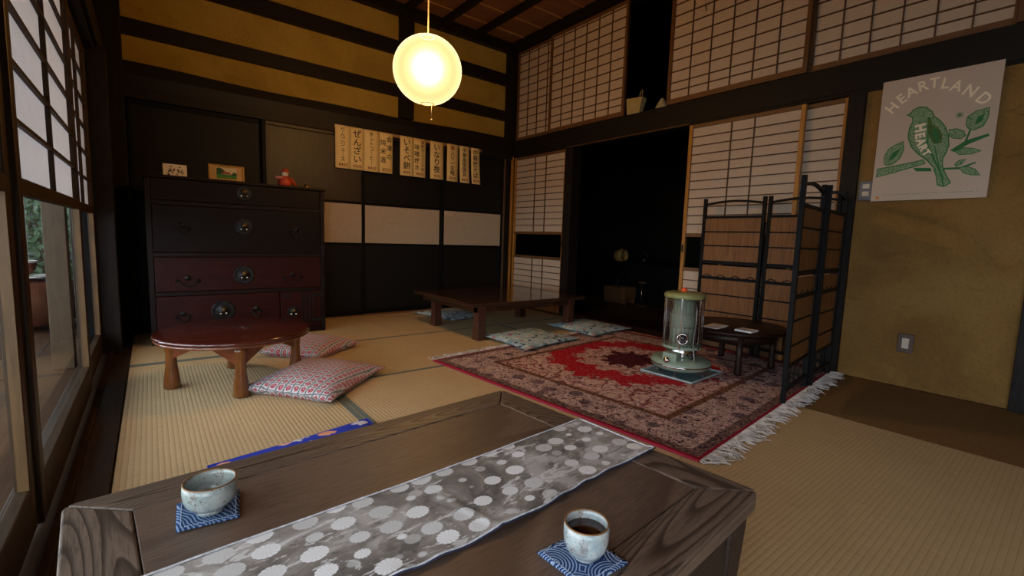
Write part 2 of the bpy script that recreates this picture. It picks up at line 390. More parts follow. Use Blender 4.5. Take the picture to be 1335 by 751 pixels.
# ------------------------------------------------------------------ mesh builder
class MB:
    def __init__(s): s.v = []; s.f = []; s.m = []; s.s = []
    def add(s, vs, fs, mi=0, sm=False):
        b = len(s.v); s.v += [tuple(p) for p in vs]
        for f in fs: s.f.append(tuple(i + b for i in f)); s.m.append(mi); s.s.append(sm)
        return s
    def hexa(s, p, mi=0):
        return s.add(p, [(0, 3, 2, 1), (4, 5, 6, 7), (0, 1, 5, 4), (1, 2, 6, 5), (2, 3, 7, 6), (3, 0, 4, 7)], mi)
    def box(s, x0, x1, y0, y1, z0, z1, mi=0):
        x0, x1 = sorted((x0, x1)); y0, y1 = sorted((y0, y1)); z0, z1 = sorted((z0, z1))
        return s.hexa([(x0, y0, z0), (x1, y0, z0), (x1, y1, z0), (x0, y1, z0), (x0, y0, z1), (x1, y0, z1), (x1, y1, z1), (x0, y1, z1)], mi)
    def prism(s, poly, z0, z1, mi=0, frame=None):
        n = len(poly)
        a = sum(poly[i][0] * poly[(i + 1) % n][1] - poly[(i + 1) % n][0] * poly[i][1] for i in range(n))
        if a < 0: poly = poly[::-1]
        T = frame or (lambda x, y, z: (x, y, z))
        vs = [T(x, y, z0) for x, y in poly] + [T(x, y, z1) for x, y in poly]
        fs = [tuple(range(n))[::-1], tuple(range(n, 2 * n))] + [(i, (i + 1) % n, n + (i + 1) % n, n + i) for i in range(n)]
        return s.add(vs, fs, mi)
    def bar(s, p, q, w, h=None, mi=0, up=(0, 0, 1)):
        h = h or w; p = Vector(p); q = Vector(q); d = (q - p).normalized(); u = Vector(up)
        if abs(d.dot(u)) > .98: u = Vector((0, 1, 0))
        a = d.cross(u).normalized(); b = a.cross(d).normalized()
        c = [(-1, -1), (1, -1), (1, 1), (-1, 1)]
        return s.hexa([p + a * w / 2 * i + b * h / 2 * j for i, j in c][::-1] + [q + a * w / 2 * i + b * h / 2 * j for i, j in c][::-1], mi)
    def lathe(s, prof, cx=0, cy=0, n=32, mi=0, sm=True, cap=True, cz=0, M=None):
        vs = []; fs = []; k = len(prof)
        for r, z in prof:
            for i in range(n):
                a = 2 * PI * i / n; vs.append((cx + r * math.cos(a), cy + r * math.sin(a), z + cz))
        for j in range(k - 1):
            for i in range(n):
                fs.append((j * n + i, j * n + (i + 1) % n, (j + 1) * n + (i + 1) % n, (j + 1) * n + i))
        if M: vs = [M @ Vector(p) for p in vs]
        s.add(vs, fs, mi, sm)
        if cap:
            b = len(s.v) - len(vs)
            for idx in (0, k - 1):
                if prof[idx][0] > 1e-5:
                    r = [b + idx * n + i for i in range(n)]
                    s.f.append(tuple(r[::-1] if idx == 0 else r)); s.m.append(mi); s.s.append(False)
        return s
    def tube(s, pts, r, n=8, mi=0, cap=True):
        pts = [Vector(p) for p in pts]; vs = []; fs = []
        rr = r if isinstance(r, (list, tuple)) else [r] * len(pts)
        prev = None
        for i, p in enumerate(pts):
            d = (pts[min(i + 1, len(pts) - 1)] - pts[max(i - 1, 0)]).normalized()
            if prev is None:
                u = Vector((0, 0, 1)) if abs(d.z) < .9 else Vector((1, 0, 0))
                a = d.cross(u).normalized()
            else: a = (prev - d * prev.dot(d)).normalized()
            prev = a; b = d.cross(a)
            for k in range(n):
                t = 2 * PI * k / n; vs.append(p + (a * math.cos(t) + b * math.sin(t)) * rr[i])
        for i in range(len(pts) - 1):
            for k in range(n): fs.append((i * n + k, i * n + (k + 1) % n, (i + 1) * n + (k + 1) % n, (i + 1) * n + k))
        if cap: fs += [tuple(range(n))[::-1], tuple(range((len(pts) - 1) * n, len(pts) * n))]
        return s.add(vs, fs, mi, True)
    def ball(s, c, r, n=16, mi=0, sc=(1, 1, 1)):
        prof = [(max(1e-6, math.sin(PI * i / n)), -math.cos(PI * i / n)) for i in range(n + 1)]
        M = Matrix.Translation(c) @ Matrix.Diagonal((r * sc[0], r * sc[1], r * sc[2], 1))
        return s.lathe(prof, n=n * 2, mi=mi, cap=False, M=M)
    def grid(s, nu, nv, fn, mi=0, sm=True):
        vs = [fn(i / (nu - 1), j / (nv - 1)) for j in range(nv) for i in range(nu)]
        fs = [(j * nu + i, j * nu + i + 1, (j + 1) * nu + i + 1, (j + 1) * nu + i) for j in range(nv - 1) for i in range(nu - 1)]
        return s.add(vs, fs, mi, sm)
    def text(s, txt, size, T, mi=0, bold=0):
        vs, fs = glyphs(txt, bold)
        return s.add([T(x * size, y * size) for x, y in vs], fs, mi)
    def build(s, name, mats, parent=None, bevel=0, org=None, local=False, seg=2):
        me = bpy.data.meshes.new(name)
        off = Vector((0, 0, 0))
        if parent is not None and not local:
            off = Vector(parent.location); q = parent.parent
            while q is not None: off += Vector(q.location); q = q.parent
        elif org: off = Vector(org)
        me.from_pydata([tuple(Vector(p) - off) for p in s.v], [], s.f)
        for m in (mats if isinstance(mats, (list, tuple)) else [mats]): me.materials.append(m)
        me.polygons.foreach_set('material_index', s.m); me.polygons.foreach_set('use_smooth', s.s)
        me.update()
        o = bpy.data.objects.new(name, me); COL.objects.link(o)
        if parent is not None: o.parent = parent
        elif org: o.location = org
        if bevel:
            b = o.modifiers.new('edge', 'BEVEL'); b.width = bevel; b.segments = seg; b.limit_method = 'ANGLE'; b.angle_limit = R(35)
        return o

_gl = {}
def glyphs(ch, bold=0):
    k = (ch, bold)
    if k not in _gl:
        c = bpy.data.curves.new('glyph', 'FONT'); c.body = ch; c.size = 1; c.align_x = 'CENTER'; c.offset = bold
        c.resolution_u = 3
        o = bpy.data.objects.new('glyph', c); me = bpy.data.meshes.new_from_object(o)
        _gl[k] = ([(v.co.x, v.co.y) for v in me.vertices], [tuple(p.vertices) for p in me.polygons])
        bpy.data.objects.remove(o); bpy.data.curves.remove(c); bpy.data.meshes.remove(me)
    return _gl[k]

def thing(name, label, cat, loc=(0, 0, 0), rz=0, group=None):
    o = bpy.data.objects.new(name, None); COL.objects.link(o); o.empty_display_size = .05
    o.location = loc; o.rotation_euler = (0, 0, rz); return tag(o, label, cat, group)
def tag(o, label, cat, group=None):
    o['label'] = label; o['category'] = cat
    if group: o['group'] = group
    return o
def struct(o): o['kind'] = 'structure'; return o
def sroot(name, loc=(0, 0, 0)):
    o = bpy.data.objects.new(name, None); COL.objects.link(o); o.location = loc; o.empty_display_size = .05
    return struct(o)
trim_n = [0]
def trim(mb, mat, bevel=.003):
    trim_n[0] += 1
    return struct(mb.build('trim_%d' % trim_n[0], mat, bevel=bevel))

# ================================================================== ROOM
XL, XR, YB, YF, ZC = -.26, 3.50, 4.53, -1.6, 3.03
# sub floor under the mats
struct(MB().box(-.36, 3.70, YF, 4.75, -.10, -.012).build('floor', SILLW))
# ---- back wall : plaster bands between dark beams
w = MB().box(-.40, 3.66, 4.60, 4.72, -.1, 3.25, 0)
struct(w.build('wall_back', PLASTER))
def beam_x(x0, x1, z0, z1, y0=4.50, y1=4.60, mat=TIMBER, wob=0):
    b = MB()
    n = 24
    vs = []
    for i in range(n + 1):
        t = i / n; x = x0 + (x1 - x0) * t
        dz = wob * math.sin(t * PI * 1.0); e = wob * .25 * math.sin(t * 17)
        vs += [(x, y0, z0), (x, y0 - abs(wob) * .6, (z0 + z1) / 2), (x, y0, z1 - dz + e), (x, y1, z1 - dz + e), (x, y1, z0)]
    fs = []
    for i in range(n):
        for k in range(5):
            a, c = i * 5 + k, i * 5 + (k + 1) % 5
            fs.append((a, c, c + 5, a + 5))
    fs += [(0, 1, 2, 3, 4)[::-1], tuple(n * 5 + k for k in range(5))]
    b.add(vs, fs); return trim(b, mat, 0)
beam_x(-.26, 3.49, 2.205, 2.315, 4.545)
beam_x(-.26, 3.49, 2.61, 2.735, 4.545)
beam_x(-.26, 3.49, 2.985, 3.12, 4.52)
beam_x(-.26, 3.49, 1.81, 2.0, 4.50, wob=.022)
beam_x(-.26, 3.45, 1.735, 1.809, 4.46)
trim(MB().box(2.055, 2.185, 4.50, 4.62, 1.99, 3.02), TIMBERZ)
trim(MB().box(3.335, 3.36, 4.462, 4.50, .0, 1.733), JAMB)         # light jamb strip by the corner
trim(MB().box(3.365, 3.43, 4.455, 4.59, .0, 1.733), TIMBERZ)
trim(MB().box(3.44, 3.475, 4.46, 4.50, .0, 1.78), SHOJIF)
trim(MB().box(3.42, 3.60, 4.505, 4.66, 1.75, 3.02), TIMBERZ)       # corner post
trim(MB().box(-.27, -.11, 4.44, 4.60, 0, 3.02), TIMBERZ)
trim(MB().box(1.0, 3.42, 4.385, 4.53, -.01, .004), SILLX)

# sliding cupboard doors along the back wall
def slide_door(n, x0, x1, y, band, wood_top=None):
    r = sroot('door_%d' % n, ((x0 + x1) / 2, y, 0))
    b = MB(); t = .028
    b.box(x0, x0 + t, y, y + .03, .005, 1.735); b.box(x1 - t, x1, y, y + .03, .005, 1.735)
    b.box(x0 + t, x1 - t, y, y + .03, 1.70, 1.735); b.box(x0 + t, x1 - t, y, y + .03, .005, .05)
    b.build('door_frame', BLACKL, r, .003)
    MB().box(x0 + t, x1 - t, y + .012, y + .024, .05, .69).build('lower_board', SOOT, r)
    MB().box(x0 + t, x1 - t, y + .012, y + .024, 1.11, 1.70).build('upper_board', wood_top or SOOT, r)
    f = MB(); f.box(x0 + t, x1 - t, y + .004, y + .022, .69, .715); f.box(x0 + t, x1 - t, y + .004, y + .022, 1.085, 1.11)
    f.build('cross_rail', BLACKL, r, .002)
    MB().box(x0 + t, x1 - t, y + .008, y + .02, .715, 1.085).build('paper_band' if band else 'middle_board', WHITEPANEL if band else SOOT, r)
    MB().lathe([(.018, -.003), (.018, .003)], n=20, M=Matrix.Translation(((x0 + t / 2 + .004), y - .001, .86)) @ Matrix.Rotation(PI / 2, 4, 'X') @ Matrix.Scale(.5, 4, (1, 0, 0))).build('door_pull', IRON, r)
    return r
slide_door(1, -.10, .79, 4.50, False)
d2 = slide_door(2, .775, 1.655, 4.465, True, BOARD)
slide_door(3, 1.645, 2.53, 4.50, True)
d4 = slide_door(4, 2.51, 3.335, 4.465, True)
MB().box(2.545, 2.66, 4.471, 4.4725, 1.035, 1.083).build('paper_patch', BAND2, d4)
# lit top rail of the cupboard board panel
f = MB(); f.box(.80, 1.36, 4.455, 4.465, 1.70, 1.728); f.box(.80, .815, 4.457, 4.465, 1.17, 1.70)
f.build('panel_molding', BOARD, d2, .003)

# ---- right wall
def wallr(y0, y1, z0, z1, mat=PLASTERR, x0=3.505, x1=3.60): return MB().box(x0, x1, y0, y1, z0, z1), mat
w = MB(); w.box(3.50, 3.58, .22, .99, 0, 1.765); w.build
struct(w.build('wall_right', PLASTERR))
trim(MB().box(3.47, 3.62, .985, 1.075, 0, 1.765), TIMBERZ)          # post by the folding screen
trim(MB().box(3.46, 3.60, .10, .22, 0, 1.765), TIMBERZ)             # post at the right
trim(MB().box(3.488, 3.62, -1.6, 4.50, 1.785, 1.965), TIMBERY)      # deep lintel beam
trim(MB().box(3.488, 3.60, -1.6, 4.50, 1.765, 1.785), TIMBERY)
trim(MB().box(3.475, 3.60, 2.17, 3.57, 1.772, 1.778), SHOJIH, 0)
trim(MB().box(3.47, 3.62, 2.86, 3.0, 2.985, 3.02), TIMBERY)
trim(MB().box(3.44, 3.62, -1.6, 4.52, 2.99, 3.13), TIMBERY)         # plate beam under the ceiling
trim(MB().box(3.46, 3.60, 3.46, 3.57, 0, 1.765), TIMBERZ)           # post of the dark opening
trim(MB().box(3.42, 3.62, .99, 4.45, -.03, .002), SILLW)
w = MB(); w.box(3.52, 3.60, -1.7, .10, -.1, 1.765); w.box(3.52, 3.60, -1.7, -.60, 1.765, 3.14)
struct(w.build('wall_right_near', SOOT))

def shoji(name, num, y0, y1, z0, z1, x, cols, rows, stile=.028, rail=.04, struct_=True, vpos=None, frame_m=SHOJIF, rail_m=SHOJIH, gap=None, kick=None, paper=SHOJIP, bar_m=MUNTIN, back=1):
    """one sliding paper screen in a plane x = const; rows = list of z lines; back=+1: paper on the far (+x) side"""
    r = sroot('%s_%d' % (name, num), (x, (y0 + y1) / 2, z0))
    b = MB(); d = .03 * back
    b.box(x, x + d, y0, y0 + stile, z0, z1); b.box(x, x + d, y1 - stile, y1, z0, z1)
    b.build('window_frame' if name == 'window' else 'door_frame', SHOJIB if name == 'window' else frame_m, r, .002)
    b = MB(); b.box(x, x + d, y0 + stile, y1 - stile, z0, z0 + rail); b.box(x, x + d, y0 + stile, y1 - stile, z1 - rail * .7, z1)
    lo, hi = z0 + rail, z1 - rail * .7
    if kick: b.box(x, x + d, y0 + stile, y1 - stile, kick[1], kick[1] + .03)
    if gap:
        b.box(x, x + d, y0 + stile, y1 - stile, gap[0], gap[0] + .03); b.box(x, x + d, y0 + stile, y1 - stile, gap[1] - .03, gap[1])
    b.build('rail', rail_m, r, .002)
    b = MB(); wv = .007
    ys = vpos or [y0 + stile + (y1 - y0 - 2 * stile) * i / cols for i in range(1, cols)]
    segs = [(lo, hi)]
    if gap: segs = [(kick[1] + .03 if kick else lo, gap[0]), (gap[1], hi)]
    for a, c in segs:
        for yy in ys: b.box(x + .006 * back, x + .016 * back, yy - wv / 2, yy + wv / 2, a, c)
        for zz in rows:
            if a + .01 < zz < c - .01: b.box(x + .004 * back, x + .014 * back, y0 + stile, y1 - stile, zz - wv / 2, zz + wv / 2)
    b.build('lattice', bar_m, r)
    b = MB()
    for a, c in segs: b.box(x + .016 * back, x + .018 * back, y0 + stile, y1 - stile, a, c)
    b.build('paper', paper, r)
    if kick: MB().box(x + .008 * back, x + .02 * back, y0 + stile, y1 - stile, z0 + rail, kick[1]).build('kick_board', rail_m, r)
    if gap: MB().box(x + .012 * back, x + .016 * back, y0 + stile, y1 - stile, gap[0] + .03, gap[1] - .03).build('pane', GLASS, r)
    return r
rows_up = [1.968 + .035 + v for v in (.068, .135)] + [1.968 + .035 + .135 + .0885 * i for i in range(1, 10)]
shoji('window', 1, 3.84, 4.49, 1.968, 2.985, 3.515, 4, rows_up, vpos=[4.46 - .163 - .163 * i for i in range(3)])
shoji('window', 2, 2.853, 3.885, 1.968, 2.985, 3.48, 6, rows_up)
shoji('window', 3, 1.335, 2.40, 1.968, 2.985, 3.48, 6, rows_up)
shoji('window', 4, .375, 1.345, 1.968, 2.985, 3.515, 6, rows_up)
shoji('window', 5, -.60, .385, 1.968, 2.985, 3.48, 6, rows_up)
rows_dn = [.90 + .0695 * i for i in range(1, 12)] + [.58 - .0695 * i for i in range(1, 6)]
shoji('door', 5, 3.58, 4.46, .005, 1.764, 3.49, 3, rows_dn, vpos=[3.58 + .327, 3.58 + .51], gap=(.585, .895), kick=(0, .21))
shoji('door', 6, 1.32, 2.17, .005, 1.764, 3.49, 3, rows_dn, vpos=[1.32 + .335, 1.32 + .505], gap=(.585, .895), kick=(0, .21))
shoji('door', 7, 1.08, 1.86, .005, 1.764, 3.525, 3, rows_dn, vpos=[1.40, 1.58], gap=(.585, .895), kick=(0, .21))
# flat finger pulls on the two screens beside the opening
for yy, nm in ((3.594, 'door_5'), (2.157, 'door_6')):
    MB().box(3.487, 3.4905, yy - .008, yy + .008, .74, .80).build('door_pull', IRON, bpy.data.objects[nm])

# ---- ceiling
struct(MB().box(-.40, 3.70, YF - .1, 4.75, ZC + .06, ZC + .14).build('ceiling', CEIL))
for i in range(14):
    y = 4.30 - i * .31
    trim(MB().box(-.3, 3.5, y, y + .012, ZC + .048, ZC + .062), CEILS, 0)
for x in (2.95, 2.53, 2.11, 1.69, 1.27, .85, .43, 0.0):
    trim(MB().box(x - .03, x + .03, YF, 4.55, ZC - .005, ZC + .05), TIMBERY)

# ---- left wall : beam, lintel and the glass doors with paper tops
trim(MB().box(-.40, -.20, YF, 4.45, 1.86, 2.02), TIMBERY)
trim(MB().box(-.37, -.22, YF, 4.45, 1.83, 1.86), TIMBERY)
struct(MB().box(-.36, -.30, YF - .1, 4.62, 2.02, 3.12).build('wall_left', SOOT))
trim(MB().box(-.29, -.17, 3.79, 3.92, 0, 1.86), TIMBERZ)
w = MB(); w.box(-.34, -.28, 3.79, 4.62, -.02, 1.86); struct(w.build('wall_left_far', SOOT))
trim(MB().box(-.36, -.13, YF, 3.79, -.05, -.002), SILLW)            # worn sill board beside the mats
trim(MB().box(-.235, -.212, YF, 3.79, -.002, .012), DOORFY)
EDGEHI = wood('edge_highlight_wood', (.10, .05, .015), (.19, .10, .032), 'Z', 1, .5)  # pale strips stand in for light caught along the stile edges
def glass_door(num, y0, y1, x, cols, st=.045):
    r = sroot('door_%d' % num, (x, (y0 + y1) / 2, 0)); t = .03
    b = MB(); b.box(x - t, x, y0, y0 + st, .012, 1.83); b.box(x - t, x, y1 - st, y1, .012, 1.83)
    b.build('door_frame', DOORF, r, .004)
    for ya in (y0 + st, y1 - st - .008): MB().box(x - .022, x - .002, ya, ya + .008, .135, .872).build('edge_highlight', EDGEHI, r)
    b = MB(); b.box(x - t, x, y0 + st, y1 - st, .012, .135); b.box(x - t, x, y0 + st, y1 - st, .872, .915); b.box(x - t, x, y0 + st, y1 - st, 1.79, 1.83)
    b.build('rail', DOORFY, r, .004)
    b = MB(); n = 6
    for i in range(1, cols): yy = y0 + st + (y1 - y0 - 2 * st) * i / cols; b.box(x - .02, x - .006, yy - .007, yy + .007, .915, 1.79)
    for i in range(1, n): zz = .915 + .875 * i / n; b.box(x - .018, x - .006, y0 + st, y1 - st, zz - .006, zz + .006)
    b.build('lattice', DOORFY, r)
    MB().box(x - .023, x - .0205, y0 + st, y1 - st, .915, 1.79).build('paper', DAYP, r)
    MB().box(x - .018, x - .014, y0 + st, y1 - st, .135, .872).build('pane', GLASS, r)
glass_door(8, 2.955, 3.78, -.262, 2)
glass_door(9, 1.65, 2.95, -.25, 2, .05)
glass_door(10, .45, 1.645, -.262, 3)

# ---- wall behind the viewer
struct(MB().box(-.40, 3.6, YF - .1, YF, -.1, 3.15).build('wall_front', PLASTERR))

# ---- dark room behind the opening
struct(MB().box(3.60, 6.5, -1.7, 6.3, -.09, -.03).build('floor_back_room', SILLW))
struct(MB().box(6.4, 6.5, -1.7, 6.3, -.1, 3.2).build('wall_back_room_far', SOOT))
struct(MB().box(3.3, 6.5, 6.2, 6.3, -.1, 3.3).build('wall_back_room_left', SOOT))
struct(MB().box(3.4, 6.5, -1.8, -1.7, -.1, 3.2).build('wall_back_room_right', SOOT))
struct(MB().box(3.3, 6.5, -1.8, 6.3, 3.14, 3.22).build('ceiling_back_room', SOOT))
trim(MB().box(3.64, 4.02, 2.1, 4.3, -.03, .0), T3W)                 # polished step board

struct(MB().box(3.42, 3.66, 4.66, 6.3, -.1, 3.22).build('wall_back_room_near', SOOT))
# ================================================================== VERANDA
struct(MB().box(-1.62, -.365, YF, 6.6, -.09, -.04).build('floor_veranda', wood('veranda_board', (.05, .024, .012), (.115, .060, .032), 'Y', .7, .8, .12)))
for i in range(5):
    x = -.60 - i * .21
    trim(MB().box(x, x + .006, YF, 6.6, -.041, -.0385), SOOT, 0)
struct(MB().box(-1.8, -.30, YF - .1, 6.7, 2.12, 2.18).build('ceiling_veranda', CEIL))
GREYP = wood('weathered_post', (.05, .035, .03), (.11, .08, .07), 'Z', 1, .6)
for i, y in enumerate((-1.5, .1, 1.7, 3.3, 4.9, 6.55)):
    trim(MB().box(-1.62, -1.52, y - .05, y + .05, -.09, 2.12), GREYP)
trim(MB().box(-1.62, -1.54, YF, 6.6, -.06, .02), GREYP)
trim(MB().box(-1.62, -1.54, YF, 6.6, 1.98, 2.12), GREYP)
for i in range(5):
    y0 = (-1.45, .15, 1.75, 3.35, 4.95)[i]; y1 = (.05, 1.65, 3.25, 4.85, 6.5)[i]
    r = sroot('window_%d' % (i + 6), (-1.58, (y0 + y1) / 2, 0))
    b = MB(); ym = (y0 + y1) / 2
    for a in (y0, ym - .02, y1 - .04): b.box(-1.60, -1.57, a, a + .04, .02, 1.98)
    b.box(-1.60, -1.57, y0, y1, .02, .10); b.box(-1.60, -1.57, y0, y1, 1.93, 1.98)
    b.build('window_frame', GREYP, r, .003)
    MB().box(-1.588, -1.584, y0, y1, .10, 1.93).build('pane', GLASS, r)
# far end window of the veranda
r = sroot('window_11', (-.95, 6.6, 0))
b = MB(); b.box(-1.6, -1.5, 6.58, 6.62, 0, 2.1); b.box(-.62, -.30, 6.58, 6.64, -.04, 2.1); b.box(-1.02, -.97, 6.58, 6.62, .1, 2.1); b.box(-1.5, -.62, 6.58, 6.62, -.04, .14); b.box(-1.5, -.62, 6.58, 6.62, 1.95, 2.1)
b.build('window_frame', GREYP, r, .004)
MB().box(-1.5, -.62, 6.598, 6.602, .14, 1.95).build('pane', GLASS, r)
trim(MB().box(-.475, -.38, 3.66, 3.76, -.04, 2.1), JAMB)             # pale post outside the glass
struct(MB().box(-.40, -.35, 4.62, 6.6, -.04, 2.12).build('wall_veranda', TIMBERZ))

# garden outside: ground and shrubs seen through the end window
struct(MB().box(-9, -1.63, -6, 16, -.55, -.45).build('ground', plain('garden_ground', (.10, .10, .06), .95, vs=3)))
struct(MB().box(-1.63, 3, 6.75, 16, -.55, -.45).build('ground_end', plain('garden_ground_end', (.10, .10, .06), .95, vs=3)))
struct(MB().box(-6, -1.63 + 3.6, 11.0, 11.1, -.45, 3.2).build('wall_garden_backdrop', plain('garden_backdrop', (.05, .06, .055), .9, var=.5, vs=4)))  # dark backdrop added behind the shrubs to mute the overbright view
LEAF = plain('shrub_leaf', (.07, .12, .06), .6, var=.6, vs=9)
STEM = plain('shrub_stem', (.08, .05, .03), .8)
def shrub(label, x, y, h, r, n, seed):
    rnd = random.Random(seed); t = thing('garden_shrub', label, 'shrub', (x, y, -.45), 0)
    b = MB(); st = MB()
    for k in range(7):
        a = rnd.uniform(0, 6.28); st.tube([(0, 0, 0), (r * .3 * math.cos(a), r * .3 * math.sin(a), h * .5), (r * .6 * math.cos(a), r * .6 * math.sin(a), h * .85)], [.02, .013, .006], 6)
    for k in range(n):
        a = rnd.uniform(0, 6.28); q = rnd.uniform(-.9, 1); rr = r * math.sqrt(max(.05, 1 - q * q)) * rnd.uniform(.5, 1.05)
        c = Vector((rr * math.cos(a), rr * math.sin(a), h * .55 + q * h * .45))
        d = Vector((rnd.uniform(-1, 1), rnd.uniform(-1, 1), rnd.uniform(-.6, .6))).normalized(); e = d.cross(Vector((rnd.uniform(-1, 1), rnd.uniform(-1, 1), 1))).normalized()
        l = rnd.uniform(.04, .08)
        b.add([c - d * l, c + e * l * .45, c + d * l, c - e * l * .45], [(0, 1, 2, 3)])
    st.build('stem', STEM, t, local=True); b.build('foliage', LEAF, t, local=True)
shrub('leafy green shrub seen through the gap at the veranda end', -1.0, 8.6, 2.8, .9, 5200, 1)
shrub('leafy green shrub further left beyond the veranda end window', -3.3, 9.6, 2.6, .9, 4200, 2)

# leather pouf with folded cloth and a bowl at the far end of the veranda
LEATHER = plain('brown_leather', (.16, .055, .028), .4, var=.2)
t = thing('pouf', 'low rounded brown leather pouf on the veranda behind the glass', 'pouf', (-.80, 5.25, -.04))
b = MB(); b.lathe([(.22, .04), (.30, .07), (.33, .20), (.33, .30), (.28, .38), (.02, .40)], -.80, 5.25, 32, cz=-.04); b.build('seat', LEATHER, t)
b = MB()
for sx, sy in ((-1, -1), (1, -1), (1, 1), (-1, 1)):
    MB().lathe([(.02, 0), (.02, .06)], -.80 + .15 * sx, 5.25 + .15 * sy, 10, cz=-.04).build('leg', SOOT, t)
b = MB().grid(12, 12, lambda u, v: (-.93 + .26 * u, 5.03 + .3 * v, (.385 + .010 * math.sin(u * 9) * math.cos(v * 7))))
tag(b.build('folded_cloth', WHITEP, org=(-.80, 5.18, .36)), 'white cloth lying on the brown leather pouf', 'cloth').modifiers.new('t', 'SOLIDIFY').thickness = .01
t = thing('basket', 'small brown basket with pale rim standing on the white cloth', 'basket', (-.79, 5.20, .405))
MB().lathe([(.05, .0), (.075, .09), (.068, .088), (.045, .01)], -.79, 5.20, 24, cz=.405).build('body', LEATHER, t)
MB().lathe([(.078, .088), (.082, .10), (.072, .105), (.066, .09), (.078, .088)], -.79, 5.20, 24, cz=.405, cap=False).build('rim', WHITEP, t)

# ================================================================== TATAMI
def mat_(label, x0, x1, y0, y1, m, bord, z=.0):
    g = .002; cx, cy = (x0 + x1) / 2, (y0 + y1) / 2
    t = thing('tatami_mat', label, 'mat', (cx, cy, -.012), group='tatami mats on the floor')
    MB().box(x0 + g, x1 - g, y0 + g, y1 - g, -.012, z).build('woven_surface', m, t)
    for side in bord:
        b = MB(); w = .028; e = .0012
        if side == 'N': b.box(x0 + g, x1 - g, y1 - w, y1 - g, z, z + e)
        if side == 'S': b.box(x0 + g, x1 - g, y0 + g, y0 + w, z, z + e)
        if side == 'W': b.box(x0 + g, x0 + w, y0 + g, y1 - g, z, z + e)
        if side == 'E': b.box(x1 - w, x1 - g, y0 + g, y1 - g, z, z + e)
        b.build('cloth_border', HERI, t)
mat_('tatami mat under the round red table, along the glass doors', -.125, .705, 1.43, 3.25, TATY, 'E')
mat_('tatami mat behind the low table, right of the blue edged cushion', .705, 1.615, .90, 2.445, TATY, 'W')
mat_('tatami mat under the rug beside the pale strip of floor', 1.615, 2.52, .90, 2.445, TATY, 'E')
mat_('tatami mat between the patterned cushions and the dark wooden low table', .705, 2.52, 2.445, 3.375, TATX, 'S')
mat_('tatami mat under the far dark low table', 1.575, 3.42, 3.375, 4.385, TATX, 'S')
mat_('tatami mat in front of the chest of drawers', -.125, 1.575, 3.375, 4.385, TATX, 'S')
mat_('narrow mat strip between round table and chest of drawers', -.125, .705, 3.25, 3.375, TATX, 'N')
mat_('tatami mat under the two floral cushions', 2.52, 3.42, 1.03, 3.375, TATY, 'W')
mat_('pale ribbed tatami mat at the right front of the low table', .705, 2.575, -.06, .90, TATX, '')
mat_('ribbed tatami mat at the very front of the room', .705, 2.575, -.97, -.06, TATX, '')
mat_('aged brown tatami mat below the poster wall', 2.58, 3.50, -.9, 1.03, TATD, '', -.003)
mat_('tatami mat hidden beneath the big low table', -.125, .705, -.39, 1.43, TATY, 'E')

# ================================================================== RUG
ang = R(5.3); ra = Matrix.Rotation(ang, 4, 'Z')
cx, cy = 2.435, 1.795
t = thing('persian_rug', 'red and cream fringed oriental rug under the heater', 'rug', (cx, cy, .0015), ang)
hx, hy = .95, .875
def rugz(u, v): return 0
b = MB(); b.box(-hx, hx, -hy, hy, 0, .009); b.build('pile', RUG, t, local=True)
for sx in (-1, 1): MB().box(sx * hx, sx * (hx + .010), -hy, hy, 0, .011).build('red_binding', RUGEDGE, t, local=True, bevel=.003)
rnd = random.Random(4)
for sgn in (-1, 1):
    b = MB(); n = 300
    for i in range(n):
        x = -hx + 2 * hx * (i + .5) / n + rnd.uniform(-.003, .003); L = rnd.uniform(.05, .095) * (1 + .18 * math.sin(i * .31) * math.sin(i * .083))
        sw = .03 * math.sin(i * .11 + 1) + .02 * math.sin(i * .37); dx = sw + rnd.uniform(-.03, .03); c1 = rnd.uniform(-.02, .02)
        pts = [(x, sgn * (hy - .004), .006), (x + c1, sgn * (hy + L * .35), .007 + rnd.uniform(0, .006)), (x + dx * .6 - c1, sgn * (hy + L * .7), .006 + rnd.uniform(0, .004)), (x + dx, sgn * (hy + L), .003)]
        b.tube(pts, [.003, .0034, .003, .0014], 5, cap=False)
    o = b.build('fringe', FRINGE, t, local=True); o['kind'] = 'stuff'

